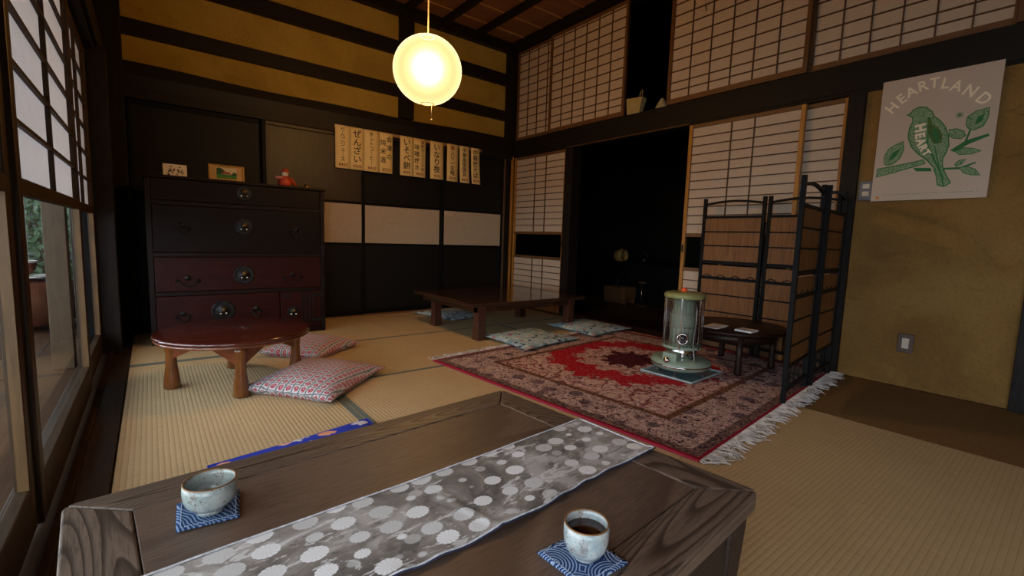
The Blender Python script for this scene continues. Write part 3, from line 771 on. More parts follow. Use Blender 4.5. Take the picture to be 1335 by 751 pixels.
# ================================================================== CUSHIONS
def cushion(label, corners, h, mat, z=.0, group='floor cushions', name='floor_cushion', seed=0, pinch=.10):
    rnd = random.Random(seed)
    c = [Vector((x, y, 0)) for x, y in corners]; ctr = sum(c, Vector()) / 4
    e = (c[1] - c[0]).normalized(); rz = math.atan2(e.y, e.x)
    t = thing(name, label, 'cushion', (ctr.x, ctr.y, z), rz, group)
    inv = Matrix.Rotation(-rz, 4, 'Z')
    L = [inv @ (p - ctr) for p in c]
    ph = [rnd.uniform(0, 6.28) for _ in range(6)]
    def P(u, v, top):
        a, bb = u * 2 - 1, v * 2 - 1
        uu = .5 + .5 * a * (1 - pinch * (1 - bb * bb) * a * a); vv = .5 + .5 * bb * (1 - pinch * (1 - a * a) * bb * bb)
        p = L[0] * (1 - uu) * (1 - vv) + L[1] * uu * (1 - vv) + L[2] * uu * vv + L[3] * (1 - uu) * vv
        prof = (max(0, 1 - a ** 4) ** .5) * (max(0, 1 - bb ** 4) ** .5)
        dome = .55 + .45 * (1 - a * a) * (1 - bb * bb)
        wr = 1 + .05 * math.sin(6 * a + ph[0]) * math.sin(5 * bb + ph[1]) + .05 * math.sin(11 * a + 7 * bb + ph[2]) * (abs(a) ** 3 + abs(bb) ** 3) * .6
        edge = h * .34
        zz = edge + (h * .66) * prof * dome * wr if top else edge * (1 - min(1, prof * 1.5))
        return (p.x, p.y, zz)
    b = MB(); n = 30
    b.grid(n, n, lambda u, v: P(u, v, True))
    b.grid(n, n, lambda u, v: P(1 - u, v, False))
    b.build('cover', mat, t, local=True)
    # piped seam round the rim
    pts = []
    for k in range(4):
        for i in range(n - 1):
            q = i / (n - 1); u, v = ((q, 0), (1, q), (1 - q, 1), (0, 1 - q))[k]
            x, y, zz = P(u, v, True); pts.append((x, y, zz))
    pts.append(pts[0])
    MB().tube(pts, .0028, 6, cap=False).build('seam', mat, t, local=True)
    return t
cushion('plump red and white lattice print cushion in front, overlapping the round table leg', [(.31, 2.50), (.62, 2.10), (1.045, 2.50), (.745, 2.93)], .105, REDFAB, seed=1)
cushion('plump red and white lattice print cushion behind, partly beneath the round table', [(.50, 3.22), (.80, 2.93), (1.15, 3.20), (.90, 3.60)], .10, REDFAB, seed=2)
cushion('flat pale blue floral cushion beneath the far low table by the cupboard doors', [(2.10, 4.33), (2.23, 3.71), (2.74, 3.83), (2.62, 4.36)], .05, BLUEFAB, seed=3)
cushion('pale blue floral cushion on the rug corner, in front of the far table', [(2.05, 2.96), (2.035, 2.41), (2.68, 2.50), (2.63, 3.05)], .055, BLUEFAB, .012, seed=4)
cushion('pale blue floral cushion nearer the dark opening, right of its twin', [(2.85, 3.08), (2.83, 2.50), (3.40, 2.56), (3.39, 3.14)], .055, BLUEFAB, .012, seed=5)
cushion('cobalt blue printed cushion peeking out behind the big low table', [(.10, 1.20), (.69, 1.27), (.70, 1.86), (.12, 1.755)], .05, COBALT, seed=6, pinch=.02)

# ================================================================== BIG LOW TABLE
TA = R(4.7); TC = (.3965, .711)
t = thing('low_table', 'big dark brown low table in front with mitred ring-grained frame', 'table', (TC[0], TC[1], 0), TA)
HX, HY, ZT, FW = .505, .385, .32, .088
def rrect(hx, hy, r, n=5):
    o = []
    for cx_, cy_, a0 in ((hx - r, hy - r, 0), (-hx + r, hy - r, 90), (-hx + r, -hy + r, 180), (hx - r, -hy + r, 270)):
        for i in range(n + 1):
            a = R(a0 + 90 * i / n); o.append((cx_ + r * math.cos(a), cy_ + r * math.sin(a)))
    return o
ix, iy = HX - FW, HY - FW; r0 = .02; g_ = .0006
def corner(sx, sy):
    return [(sx * (HX - r0 * (1 - math.cos(a))), sy * (HY - r0 * (1 - math.sin(a)))) for a in (R(0), R(22), R(45))]
def side_poly(k):
    # long boards (k=0 far, 1 near), short boards (2 right, 3 left); split at the mitre
    if k < 2:
        sy = 1 if k == 0 else -1
        c = [(HX - r0 * (1 - math.cos(R(a))), HY - r0 * (1 - math.sin(R(a)))) for a in (45, 60, 75, 90)]
        pts = [(ix, iy)] + [(x, y) for x, y in c] + [(-x, y) for x, y in c[::-1]] + [(-ix, iy)]
        return [(x - (g_ if x > 0 else -g_), sy * y) for x, y in pts]
    sx = 1 if k == 2 else -1
    c = [(HX - r0 * (1 - math.cos(R(a))), HY - r0 * (1 - math.sin(R(a)))) for a in (0, 15, 30, 45)]
    pts = [(ix, -iy)] + [(x, -y) for x, y in c[::-1]] + [(x, y) for x, y in c] + [(ix, iy)]
    return [(sx * x, y - (g_ if y > 0 else -g_)) for x, y in pts]
for k in range(4):
    MB().prism(side_poly(k), ZT - .036, ZT).build('frame_board', ZELF if k < 2 else ZELFY, t, .007, local=True, seg=3)
MB().box(-ix + .0015, ix - .0015, -iy + .0015, iy - .0015, ZT - .02, ZT - .0015).build('top_panel', ZELP, t, .0015, local=True)
for sx, sy, L in ((0, 1, HX), (0, -1, HX), (1, 0, HY), (-1, 0, HY)):
    b = MB(); n = 16; th = .02; inn = .022
    def fz(q):  # gently arched lower edge
        return ZT - .036 - .085 - .06 * max(0, abs(q) * 2.2 - 1.2) ** 2
    for i in range(n):
        a, c = -1 + 2 * i / n, -1 + 2 * (i + 1) / n; la, lc = a * (L - .05), c * (L - .05)
        if sy: y1 = sy * (HY - inn); y0 = y1 - sy * th; P4 = lambda l: (l, y0, y1)
        za, zc = fz(a), fz(c); zt = ZT - .036
        if sy:
            b.hexa([(la, min(y0, y1), za), (lc, min(y0, y1), zc), (lc, max(y0, y1), zc), (la, max(y0, y1), za), (la, min(y0, y1), zt), (lc, min(y0, y1), zt), (lc, max(y0, y1), zt), (la, max(y0, y1), zt)])
        else:
            x1 = sx * (HX - inn); x0 = x1 - sx * th
            b.hexa([(min(x0, x1), la, za), (max(x0, x1), la, za), (max(x0, x1), lc, zc), (min(x0, x1), lc, zc), (min(x0, x1), la, zt), (max(x0, x1), la, zt), (max(x0, x1), lc, zt), (min(x0, x1), lc, zt)])
    b.build('apron', ZELD, t, local=True)
for sx in (-1, 1):
    for sy in (-1, 1):
        b = MB(); x, y = sx * (HX - .052), sy * (HY - .052)
        prev = None; secs = [(.0005, .030), (.03, .034), (.10, .030), (.20, .036), (ZT - .037, .040)]
        vs = []; fs = []
        for zz, q in secs: vs += [(x - q, y - q, zz), (x + q, y - q, zz), (x + q, y + q, zz), (x - q, y + q, zz)]
        for i in range(len(secs) - 1):
            for k in range(4): fs.append((i * 4 + k, i * 4 + (k + 1) % 4, i * 4 + 4 + (k + 1) % 4, i * 4 + 4 + k))
        fs += [(3, 2, 1, 0), tuple(len(secs) * 4 - 4 + k for k in range(4))]
        b.add(vs, fs); b.build('leg', ZELD, t, .006, local=True)

# runner along the table
def ontable(x, y): # world -> table-local
    v = Matrix.Rotation(-TA, 4, 'Z') @ Vector((x - TC[0], y - TC[1], 0)); return v.x, v.y
rn = thing('table_runner', 'long grey cloth runner printed with white round blossoms on the big table', 'runner', (.40, .68, ZT + .0005), R(3.8))
def runz(u, v):
    x = -.50 + u * 1.002
    w0 = -.118 + .006 * math.sin(u * 9) + .02 * (1 - u); w1 = .110 + .003 * math.sin(u * 6 + 1)
    y = w0 + (w1 - w0) * v
    z = .0012 + .0018 * (1 + math.sin(x * 31 + 1.1 * math.sin(v * 5))) * .5 * (.35 + .65 * (1 - v)) + .0030 * math.exp(-((x - .02 + .05 * (v - .3)) / .008) ** 2) * (1 if v < .62 else max(0, 1 - (v - .62) * 8))
    z += .004 * math.exp(-((v) / .05) ** 2) * (.5 + .5 * math.sin(u * 60 + 2 * math.sin(u * 17)))
    return (x, y, z)
o = MB().grid(160, 36, runz).build('printed_cloth', [RUNNER], rn, local=True); o.modifiers.new('t', 'SOLIDIFY').thickness = .0008
for v0, nm in ((0, 0), (1, 1)):
    b = MB(); b.tube([tuple(Vector(runz(i / 90, v0)) + Vector((0, 0, .001))) for i in range(91)], .0016, 6); b.build('hem', RUNEDGE if v0 == 0 else RUNEDGE, rn, local=True)
b = MB(); b.tube([tuple(Vector(runz(i / 90, 0)) + Vector((0, -.0028, -.0005))) for i in range(91)], .0012, 6); b.build('lining_edge', RUNBACK, rn, local=True)
b = MB(); b.tube([tuple(Vector(runz(1, i / 30)) + Vector((.0, 0, .001))) for i in range(31)], .0015, 6); b.build('hem', RUNEDGE, rn, local=True)

def coaster(label, pts, mat, seed):
    c = sum((Vector((x, y, 0)) for x, y in pts), Vector()) / 4
    t = thing('coaster', label, 'coaster', (c.x, c.y, ZT + .0004))
    L = [Vector((x, y, 0)) - c for x, y in pts]; rnd = random.Random(seed)
    def P(u, v):
        p = L[0] * (1 - u) * (1 - v) + L[1] * u * (1 - v) + L[2] * u * v + L[3] * (1 - u) * v
        return (p.x, p.y, .0035 + .0008 * math.sin(u * 5 + seed) * math.sin(v * 4))
    b = MB(); b.grid(14, 14, P); o = b.build('cloth', mat, t, local=True); m = o.modifiers.new('t', 'SOLIDIFY'); m.thickness = .003
    b = MB(); e = .07
    for a, c2 in (((e, e), (1 - e, e)), ((1 - e, e), (1 - e, 1 - e)), ((1 - e, 1 - e), (e, 1 - e)), ((e, 1 - e), (e, e))):
        for i in range(18):
            q0, q1 = (i + .1) / 18, (i + .62) / 18
            b.bar(Vector(P(a[0] + (c2[0] - a[0]) * q0, a[1] + (c2[1] - a[1]) * q0)) + Vector((0, 0, .0003)), Vector(P(a[0] + (c2[0] - a[0]) * q1, a[1] + (c2[1] - a[1]) * q1)) + Vector((0, 0, .0003)), .0011, .0008)
    b.build('stitching', THREAD, t, local=True)
coaster('dark blue striped cloth coaster beneath the empty bowl', [(.013, .855), (.100, .845), (.112, .937), (.018, .946)], STRIPE, 1)
coaster('indigo wave print cloth coaster beneath the tea filled cup', [(.452, .392), (.546, .390), (.542, .482), (.449, .487)], SEIG, 2)

def cup(label, x, y, prof_out, prof_in, glaze, foot, tea=None, name='tea_cup'):
    z = ZT + .005
    t = thing(name, label, 'cup', (x, y, z))
    b = MB(); p = prof_out + prof_in
    b.lathe(p, x, y, 48, cz=z, cap=False); b.build('body', glaze, t)
    rt = prof_out[-1]
    MB().tube([(x + (rt[0] - .0012) * math.cos(a), y + (rt[0] - .0012) * math.sin(a), z + rt[1] + .0002) for a in [2 * PI * i / 48 for i in range(49)]], .0015, 6, cap=False).build('rim', RIM, t)
    MB().lathe(foot, x, y, 40, cz=z).build('foot_ring', glaze, t)
    if tea: MB().lathe([(1e-5, tea[1]), (tea[0], tea[1])], x, y, 40, cz=z, cap=False).build('tea', TEA, t)
cup('empty pale celadon bowl shaped tea cup at the left', .063, .890,
    [(.019, .006), (.029, .010), (.037, .020), (.0400, .032), (.0402, .043), (.0392, .053)],
    [(.0368, .053), (.0375, .043), (.0365, .030), (.031, .017), (.020, .0105), (1e-5, .010)], GLAZE, [(.0185, .0), (.021, .0), (.021, .0075), (.0185, .0075)], name='tea_bowl')
cup('blue white glazed cup filled with dark tea at the right', .502, .437,
    [(.016, .006), (.026, .009), (.032, .019), (.0342, .032), (.0342, .045), (.0335, .054)],
    [(.0312, .054), (.0316, .045), (.030, .030), (.026, .016), (.016, .0105), (1e-5, .010)], GLAZE2, [(.0155, .0), (.018, .0), (.018, .0075), (.0155, .0075)], (.0312, .041))

# ================================================================== ROUND RED TABLE
cx, cy, zt, rr_ = .338, 2.78, .280, .352
t = thing('round_table', 'round glossy red lacquered low table with honey wood legs', 'table', (cx, cy, 0))
MB().lathe([(rr_ - .03, zt - .034), (rr_ - .008, zt - .034), (rr_, zt - .030), (rr_, zt - .022), (rr_ - .004, zt - .019)], cx, cy, 96).build('lower_rim', LACQE, t)
MB().lathe([(rr_ - .006, zt - .019), (rr_ + .003, zt - .016), (rr_ + .006, zt - .009), (rr_ + .003, zt - .002), (rr_ - .004, zt), (.001, zt)], cx, cy, 96).build('tabletop', LACQ, t)
legs = [(.062, 2.79), (.318, 2.475), (.675, 2.66), (.40, 3.02)]
legs = [(cx - .280, cy + .03), (cx - .02, cy - .285), (cx + .285, cy - .02), (cx + .02, cy + .28)]
for k in range(4):   # scalloped apron boards between neighbouring legs
    a = Vector((*legs[k], 0)); c = Vector((*legs[(k + 1) % 4], 0)); d = (c - a).normalized(); L = (c - a).length; nrm = Vector((-d.y, d.x, 0))
    b = MB(); n = 20
    for i in range(n):
        q0, q1 = i / n, (i + 1) / n
        def dep(q): e = min(q, 1 - q); return .026 + .075 * max(0, 1 - e * 2.4) ** 1.1
        p0, p1 = a + d * L * q0, a + d * L * q1; h = nrm * .009; zz = zt - .034
        vs = []
        for p, q in ((p0, q0), (p1, q1)):
            vs.append((p, q))
        b.hexa([p0 - h + Vector((0, 0, zz - dep(q0))), p1 - h + Vector((0, 0, zz - dep(q1))), p1 + h + Vector((0, 0, zz - dep(q1))), p0 + h + Vector((0, 0, zz - dep(q0))),
                p0 - h + Vector((0, 0, zz)), p1 - h + Vector((0, 0, zz)), p1 + h + Vector((0, 0, zz)), p0 + h + Vector((0, 0, zz))])
    b.build('apron', LACQE, t)
for x, y in legs:
    MB().lathe([(.036, .002), (.039, .010), (.034, .05), (.025, .12), (.023, .17), (.028, zt - .06), (.029, zt - .035)], x, y, 20).build('leg', LEGW, t)

# ================================================================== FAR LOW TABLE
x0, x1, y0, y1, zt = 1.90, 3.12, 2.88, 3.88, .300
t = thing('low_table', 'dark polished rectangular low table in the back corner', 'table', ((x0 + x1) / 2, (y0 + y1) / 2, 0))
MB().box(x0, x1, y0, y1, zt - .028, zt).build('tabletop', T2TOP, t, .006)
b = MB(); i_ = .05
b.box(x0 + i_, x1 - i_, y0 + i_, y0 + i_ + .02, zt - .075, zt - .028); b.box(x0 + i_, x1 - i_, y1 - i_ - .02, y1 - i_, zt - .075, zt - .028)
b.box(x0 + i_, x0 + i_ + .02, y0 + i_, y1 - i_, zt - .075, zt - .028); b.box(x1 - i_ - .02, x1 - i_, y0 + i_, y1 - i_, zt - .075, zt - .028)
b.build('apron', T2TOP, t)
for x in (2.015, 3.0):
    for y in (2.965, 3.66):
        b = MB(); qs = [(.0, .042), (.02, .042), (.12, .034), (zt - .03, .038)]
        vs = []; fs = []
        for zz, q in qs: vs += [(x - q, y - q, zz), (x + q, y - q, zz), (x + q, y + q, zz), (x - q, y + q, zz)]
        for i in range(3):
            for k in range(4): fs.append((i * 4 + k, i * 4 + (k + 1) % 4, i * 4 + 4 + (k + 1) % 4, i * 4 + 4 + k))
        fs += [(3, 2, 1, 0), (12, 13, 14, 15)]
        b.add([(a, c, d + .001) for a, c, d in vs], fs); b.build('leg', T2LEG, t, .004)

# ================================================================== SMALL TABLE BEHIND HEATER
cx, cy, zt, rr_ = 3.01, 1.46, .285, .33
t = thing('round_table', 'small red round low table, wood darkened for shade, inside the folding screen', 'table', (cx, cy, .011))
MB().lathe([(rr_ - .02, zt - .026), (rr_, zt - .018), (rr_, zt - .006), (rr_ - .006, zt), (.001, zt)], cx, cy, 64).build('tabletop', T3W, t)
MB().lathe([(rr_ - .075, zt - .075), (rr_ - .06, zt - .075), (rr_ - .06, zt - .026), (rr_ - .075, zt - .026)], cx, cy, 48).build('apron', T3W, t)
for a in (218, 128, 38, 308):
    x, y = cx + .255 * math.cos(R(a)), cy + .255 * math.sin(R(a))
    MB().lathe([(.020, .0125), (.022, .03), (.018, .12), (.022, zt - .03)], x, y, 14).build('leg', T3W, t)
tag(MB().grid(6, 6, lambda u, v: (2.74 + .16 * u, 1.42 + .11 * v, zt + .003 + .012 * (u - .2) ** 2)).build('paper_sheet', WHITEP, org=(2.82, 1.47, zt + .003)), 'white paper sheet lying on the small table behind the heater', 'paper').modifiers.new('t', 'SOLIDIFY').thickness = .002
tag(MB().box(2.80, 2.90, 1.24, 1.34, zt + .0005, zt + .012).build('notebook', WHITEP, org=(2.85, 1.29, zt), bevel=.002), 'thin pale notebook on the small table near the screen', 'notebook')

# ================================================================== CHEST OF DRAWERS
x0, x1, y0, y1, ht = -.02, 1.11, 3.885, 4.33, 1.15
t = thing('chest_of_drawers', 'dark red chest of drawers, upper drawers darkened for shade, with round iron lock plates', 'chest', ((x0 + x1) / 2, (y0 + y1) / 2, 0))
b = MB(); b.box(x0, x0 + .03, y0, y1, .001, ht - .02); b.box(x1 - .03, x1, y0, y1, .001, ht - .02); b.box(x0 + .03, x1 - .03, y1 - .02, y1, .01, ht - .02)
for z in (.001, .335, .605, .955): b.box(x0 + .03, x1 - .03, y0, y1 - .02, z, z + (.045 if z < .1 else .028))
b.build('carcass', TANSUD, t, .003)
MB().box(x0 - .012, x1 + .012, y0 - .012, y1, ht - .02, ht).build('top_board', TANSUD, t, .004)
def rot_y(x, z, y=None): return Matrix.Translation((x, y if y is not None else y0 + .002, z)) @ Matrix.Rotation(PI / 2, 4, 'X')
def plate(par, x, z, r, boss=True):
    b = MB(); M_ = rot_y(x, z)
    b.lathe([(r, 0), (r, .003), (r * .92, .006), (r * .80, .004), (r * .45, .005), (r * .32, .012), (.001, .016)], n=36, M=M_)
    o = b.build('lock_plate', IRON, par)
    if boss:
        for dx in (-.018, .018): MB().ball((x + dx, y0 - .012, z - .018), .009, 8).build('boss', CHROME if r > .04 else IRON, par)
        MB().lathe([(.014, .0), (.012, .018), (.001, .022)], n=16, M=rot_y(x, z + .012, y0 - .008)).build('key_knob', BRASSD, par)
def pull(par, x, z, w=.075):
    b = MB(); b.tube([(x - w / 2 + w * i / 12, y0 - .010 - .010 * math.sin(PI * i / 12), z + .008 - .040 * math.sin(PI * i / 12)) for i in range(13)], .0045, 8)
    for s_ in (-1, 1): b.lathe([(.014, 0), (.012, .004), (.006, .006), (.005, .014)], n=14, M=rot_y(x + s_ * w / 2, z + .008))
    b.ball((x, y0 - .010, z + .030), .012, 8, sc=(1, .8, 1)); b.lathe([(.02, 0), (.018, .003), (.001, .004)], n=16, M=rot_y(x, z + .028))
    b.build('pull', IRON, par)
def drawer(xa, xb, za, zb, name='drawer', m=None):
    b = MB(); b.box(xa, xb, y0 + .002, y0 + .022, za, zb); b.box(xa + .01, xb - .01, y0 + .022, y1 - .05, za, zb - .03)
    d = b.build(name, m or TANSU, t, .003); return d
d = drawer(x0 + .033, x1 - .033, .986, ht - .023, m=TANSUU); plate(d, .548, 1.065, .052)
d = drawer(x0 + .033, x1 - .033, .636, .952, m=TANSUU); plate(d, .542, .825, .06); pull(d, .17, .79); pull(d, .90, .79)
d = drawer(x0 + .033, x1 - .033, .366, .602); plate(d, .535, .472, .068); pull(d, .195, .430, .12); pull(d, .866, .440, .12)
d = drawer(x0 + .033, .770, .049, .332); plate(d, .397, .215, .075); pull(d, .16, .18); pull(d, .61, .19, .05)
d = drawer(.776, x1 - .033, .049, .332, 'cabinet_door'); plate(d, .868, .175, .045, True)
b = MB()   # iron strap hardware on the little door and at the corners
for z in (.30, .10):
    MB().box(.79, .85, y0 - .002, y0 + .003, z - .012, z + .012).build('iron_strap', IRON, t, .001); MB().box(1.02, 1.108, y0 - .002, y0 + .003, z - .015, z + .015).build('iron_strap', IRON, t, .001)
for i in range(4): MB().box(.93 + i * .028, .942 + i * .028, y0 - .0025, y0 + .0025, .07, .315).build('iron_bar', IRON, t, .001)
for z in (.02, .35, .62, .97): MB().box(x1 - .028, x1 + .001, y0 - .003, y0 + .001, z, z + .07).build('corner_iron', IRON, t, .001)

# things standing on the chest
def tilt(x, y, z, ry=0): return lambda u, w_, d=0: (x + u * math.cos(ry) , y + u * math.sin(ry) + w_ * .12 + d, z + w_ * .99)
YC = 4.0
t = thing('postcard', 'small cream postcard with brown floral sketch, left end of the chest top', 'postcard', (.155, YC, 1.151))
F = tilt(.085, YC, 1.151)
b = MB(); b.hexa([F(0, 0, 0), F(.135, 0, 0), F(.135, 0, .002), F(0, 0, .002), F(0, .088, 0), F(.135, .088, 0), F(.135, .088, .002), F(0, .088, .002)]); b.build('card', PCREAM, t)
b = MB(); rnd = random.Random(3); SK = plain('brown_sketch', (.13, .07, .03), .8, var=.5, vs=90)
for k in range(26):
    u, w_ = (rnd.gauss(.045, .016), rnd.gauss(.052, .017)) if k < 18 else (rnd.gauss(.095, .010), rnd.gauss(.042, .014))
    u = min(.128, max(.008, u)); w_ = min(.08, max(.008, w_)); r_ = rnd.uniform(.003, .008)
    b.add([F(u + r_ * math.cos(a) * rnd.uniform(.6, 1), w_ + r_ * math.sin(a), -.0006) for a in [2 * PI * i / 7 for i in range(7)]], [tuple(range(7))])
b.build('sketch', SK, t)
t = thing('picture_frame', 'small gold framed painting of a red roofed house on green fields', 'picture', (.46, YC - .01, 1.151))
F = tilt(.345, YC - .01, 1.151)
W_, H_ = .225, .118
def qb(b, u0, u1, w0, w1, d0, d1, mi=0): b.hexa([F(u0, w0, d0), F(u1, w0, d0), F(u1, w0, d1), F(u0, w0, d1), F(u0, w1, d0), F(u1, w1, d0), F(u1, w1, d1), F(u0, w1, d1)], mi)
b = MB(); qb(b, 0, .012, 0, H_, -.008, .006); qb(b, W_ - .012, W_, 0, H_, -.008, .006); qb(b, .012, W_ - .012, 0, .010, -.008, .006); qb(b, .012, W_ - .012, H_ - .010, H_, -.008, .006)
b.build('frame', plain('gilt_frame', (.42, .24, .05), .35, .4), t, .002)
b = MB(); qb(b, .010, W_ - .010, .008, H_ - .008, -.001, .004); b.build('mount_board', plain('ochre_mount', (.55, .34, .12), .8), t)
def fl(u0, u1, pts, d): return [F(u, w_, d) for u, w_ in pts]
PK = {'sky': (.70, .58, .36), 'grass': (.03, .22, .03), 'tree': (.01, .06, .02), 'roof': (.30, .06, .05), 'field': (.10, .22, .03)}
pm = [plain('paint_' + k, v, .7, var=.3, vs=80) for k, v in PK.items()]
b = MB()
b.add([F(u, w_, -.0015) for u, w_ in ((.05, .02), (.175, .02), (.175, .098), (.05, .098))], [(0, 1, 2, 3)], 0)
b.add([F(u, w_, -.002) for u, w_ in ((.05, .02), (.175, .02), (.175, .045), (.05, .055))], [(0, 1, 2, 3)], 1)
b.add([F(u, w_, -.0022) for u, w_ in ((.05, .028), (.12, .022), (.165, .03), (.10, .038))], [(0, 1, 2, 3)], 4)
b.add([F(u, w_, -.0025) for u, w_ in ((.05, .05), (.085, .05), (.105, .07), (.085, .092), (.06, .097), (.05, .09))], [(0, 1, 2, 3, 4, 5)], 2)
b.add([F(u, w_, -.003) for u, w_ in ((.075, .055), (.145, .05), (.13, .066), (.09, .072))], [(0, 1, 2, 3)], 3)
b.add([F(u, w_, -.003) for u, w_ in ((.14, .045), (.175, .045), (.175, .066), (.155, .07))], [(0, 1, 2, 3)], 2)
b.build('painting', pm, t)
RED = plain('red_doll_paint', (.50, .06, .02), .5, var=.25); PINK = plain('pink_doll_paint', (.55, .20, .22), .6)
x, y, z = .85, 4.02, 1.150
t = thing('figurine', 'small red and white seated doll figurine on the chest top', 'figurine', (x, y, z))
b = MB(); b.lathe([(.03, .0), (.045, .01), (.05, .035), (.036, .065), (.022, .085)], x, y, 20, cz=z); b.build('body', RED, t)
MB().ball((x + .003, y - .004, z + .102), .024, 10).build('head', WHITEP, t)
b = MB(); b.lathe([(.028, .0), (.026, .018), (.014, .032), (.001, .036)], x + .006, y + .002, 16, cz=z + .108); b.build('cap', RED, t)
b = MB(); b.tube([(x + .02, y - .02, z + .07), (x + .05, y - .035, z + .05), (x + .075, y - .03, z + .012)], [.013, .012, .009], 10); b.build('arm', RED, t)
b = MB(); b.tube([(x - .02, y - .02, z + .07), (x - .045, y - .03, z + .066), (x - .07, y - .03, z + .068)], [.012, .010, .010], 10); b.build('arm', PINK, t)
x, y = 1.005, 4.0
t = thing('bell', 'tiny golden bell ornament beside the red doll', 'ornament', (x, y, z))
MB().lathe([(.022, .0), (.024, .006), (.018, .022), (.010, .034), (.001, .038)], x, y, 20, cz=z).build('body', BRASSD, t)
MB().lathe([(.003, .036), (.005, .042), (.001, .048)], x, y, 12, cz=z).build('loop', BRASSD, t)

# ================================================================== MENU STRIPS
trim(MB().box(1.37, 3.0, 4.452, 4.459, 1.770, 1.798), SILLX, .001)
RW = .0062
def strip(label, xa, xb, cols, price, redfirst=False, zb=1.408, zt_=1.797, fs=None, y=4.4512, curl=0):
    t = thing('menu_strip', label, 'menu', ((xa + xb) / 2, y, zb), group='menu strips on the back wall')
    W = xb - xa
    def P(u, v, d=0):   # hanging paper, the lower end curling a little
        return (xa + u * W, y - curl * (1 - v) ** 2 + d, zb + v * (zt_ - zb))
    b = MB().grid(4, 12, lambda u, v: P(u, v)); o = b.build('paper', MENUP, t); o.modifiers.new('t', 'SOLIDIFY').thickness = .0006
    ink = MB(); red = MB(); red1 = MB(); Hh = zt_ - zb
    nc = len(cols)
    for ci, col in enumerate(cols):      # right-most column first
        cxu = .5 if nc == 1 else (.74 if ci == 0 else .27)
        top = .955 if nc == 1 or ci == 0 else .86
        cell = min((top - .17) * Hh / len(col), (W * (.62 if nc == 1 else .40)) * 1.15)
        if fs: cell = fs
        step = min((top - .16) * Hh / len(col), cell * 1.35)
        sz = min(cell, W * (.66 if nc == 1 else .42))
        for i, ch in enumerate(col):
            zc_ = top * Hh - (i + .5) * step
            tgt = red1 if (redfirst and ci == 0 and i == 0) else ink
            tgt.text(ch, sz * 1.05, lambda gx, gy: P(cxu + gx / W, (zc_ + gy - sz * .38) / Hh, -.0012), 0, .012)
    red.text(price, min(.040, W * .34), lambda gx, gy: P(.52 + gx / W, (.052 * Hh + gy) / Hh, -.0012), 0, .01)
    ink.build('lettering', INK, t); red.build('price_lettering', REDINK, t)
    if red1.v: red1.build('red_character', REDINK, t)
strip('menu paper strip, leftmost of all, long thin column of kana', 1.376, 1.512, ['りんごジュ｜ス'], '¥450')
strip('menu paper strip with four large kana, second from left', 1.5135, 1.643, ['ぜんざい'], '¥600')
strip('menu paper strip with small kana, third from left', 1.6445, 1.794, ['ホットコ｜ヒ｜'], '¥450')
strip('menu paper strip with two columns of characters, end of the left cluster', 1.797, 1.932, ['会津の', '純米酒'], '¥550')
strip('menu paper strip with four bold characters after the first gap', 2.013, 2.160, ['いそべ餅'], '¥400')
strip('two column menu paper strip with one red character', 2.1625, 2.296, ['車焼キニンニクの', '味噌焼き'], '¥600', True)
strip('menu paper strip hanging alone between two gaps', 2.35, 2.507, ['いなり夜'], '¥300', curl=.008)
strip('narrow menu paper strip, third from the right end', 2.553, 2.690, ['鴨入り一玄麺'], '¥550', True, zb=1.405, zt_=1.80)
strip('narrow menu paper strip, second from the right end', 2.709, 2.832, ['中華風雪国丼'], '¥650', zb=1.402, zt_=1.80, curl=.02)
strip('narrow menu paper strip at the far right end of the row', 2.858, 2.972, ['中華焼そば'], '¥550', zb=1.402, zt_=1.80, curl=.03)

# ================================================================== PAPER LANTERN
lx, ly, lz, lr = 1.39, 2.68, 1.818, .208
def m_lantern():
    g = G('lantern_paper'); v = g.co(); x, y, z = g.sep(v)
    rib = g.ma('ABSOLUTE', g.ma('SINE', g.ma('MULTIPLY', z, 150)))
    ang = g.ma('ARCTAN2', y, x)
    seam = g.ma('ABSOLUTE', g.ma('SINE', g.ma('MULTIPLY', ang, 4)))
    c = g.mix(g.ramp(rib, [(.0, .35), (.25, 0.)]), (1, .76, .34), (1, .62, .22))
    c = g.mix(g.ramp(seam, [(.0, .45), (.035, 0.)]), c, (.9, .5, .16))
    tl = g.n('ShaderNodeBsdfTranslucent'); g.put(tl.inputs[0], g.mix(1.0, c, (.002, .002, .002), 'MULTIPLY'))
    em = g.n('ShaderNodeEmission'); g.put(em.inputs[0], c); em.inputs[1].default_value = 1.05
    tr = g.n('ShaderNodeBsdfTransparent'); tr.inputs[0].default_value = (1, .80, .50, 1)
    ad = g.n('ShaderNodeAddShader'); g.nt.links.new(em.outputs[0], ad.inputs[0]); g.nt.links.new(tl.outputs[0], ad.inputs[1])
    rf = g.n('ShaderNodeBsdfRefraction'); rf.inputs['IOR'].default_value = 1.45; rf.inputs['Roughness'].default_value = .75; g.put(rf.inputs[0], (.009, .0095, .010))
    ad2 = g.n('ShaderNodeAddShader'); g.nt.links.new(ad.outputs[0], ad2.inputs[0]); g.nt.links.new(rf.outputs[0], ad2.inputs[1]); ad = ad2
    mx = g.n('ShaderNodeMixShader'); mx.inputs[0].default_value = .13
    g.nt.links.new(ad.outputs[0], mx.inputs[1]); g.nt.links.new(tr.outputs[0], mx.inputs[2])
    return g.end(mx.outputs[0])
t = thing('paper_lantern', 'round glowing white paper lantern hanging from the ceiling', 'lamp', (lx, ly, lz))
b = MB(); n = 72; prof = []
a0, a1 = R(11), R(169)
for i in range(n + 1):
    a = a0 + (a1 - a0) * i / n; bulge = 1 + .006 * abs(math.sin(i * PI / 3))
    prof.append((lr * math.sin(a) * bulge, lr * .97 * -math.cos(a)))
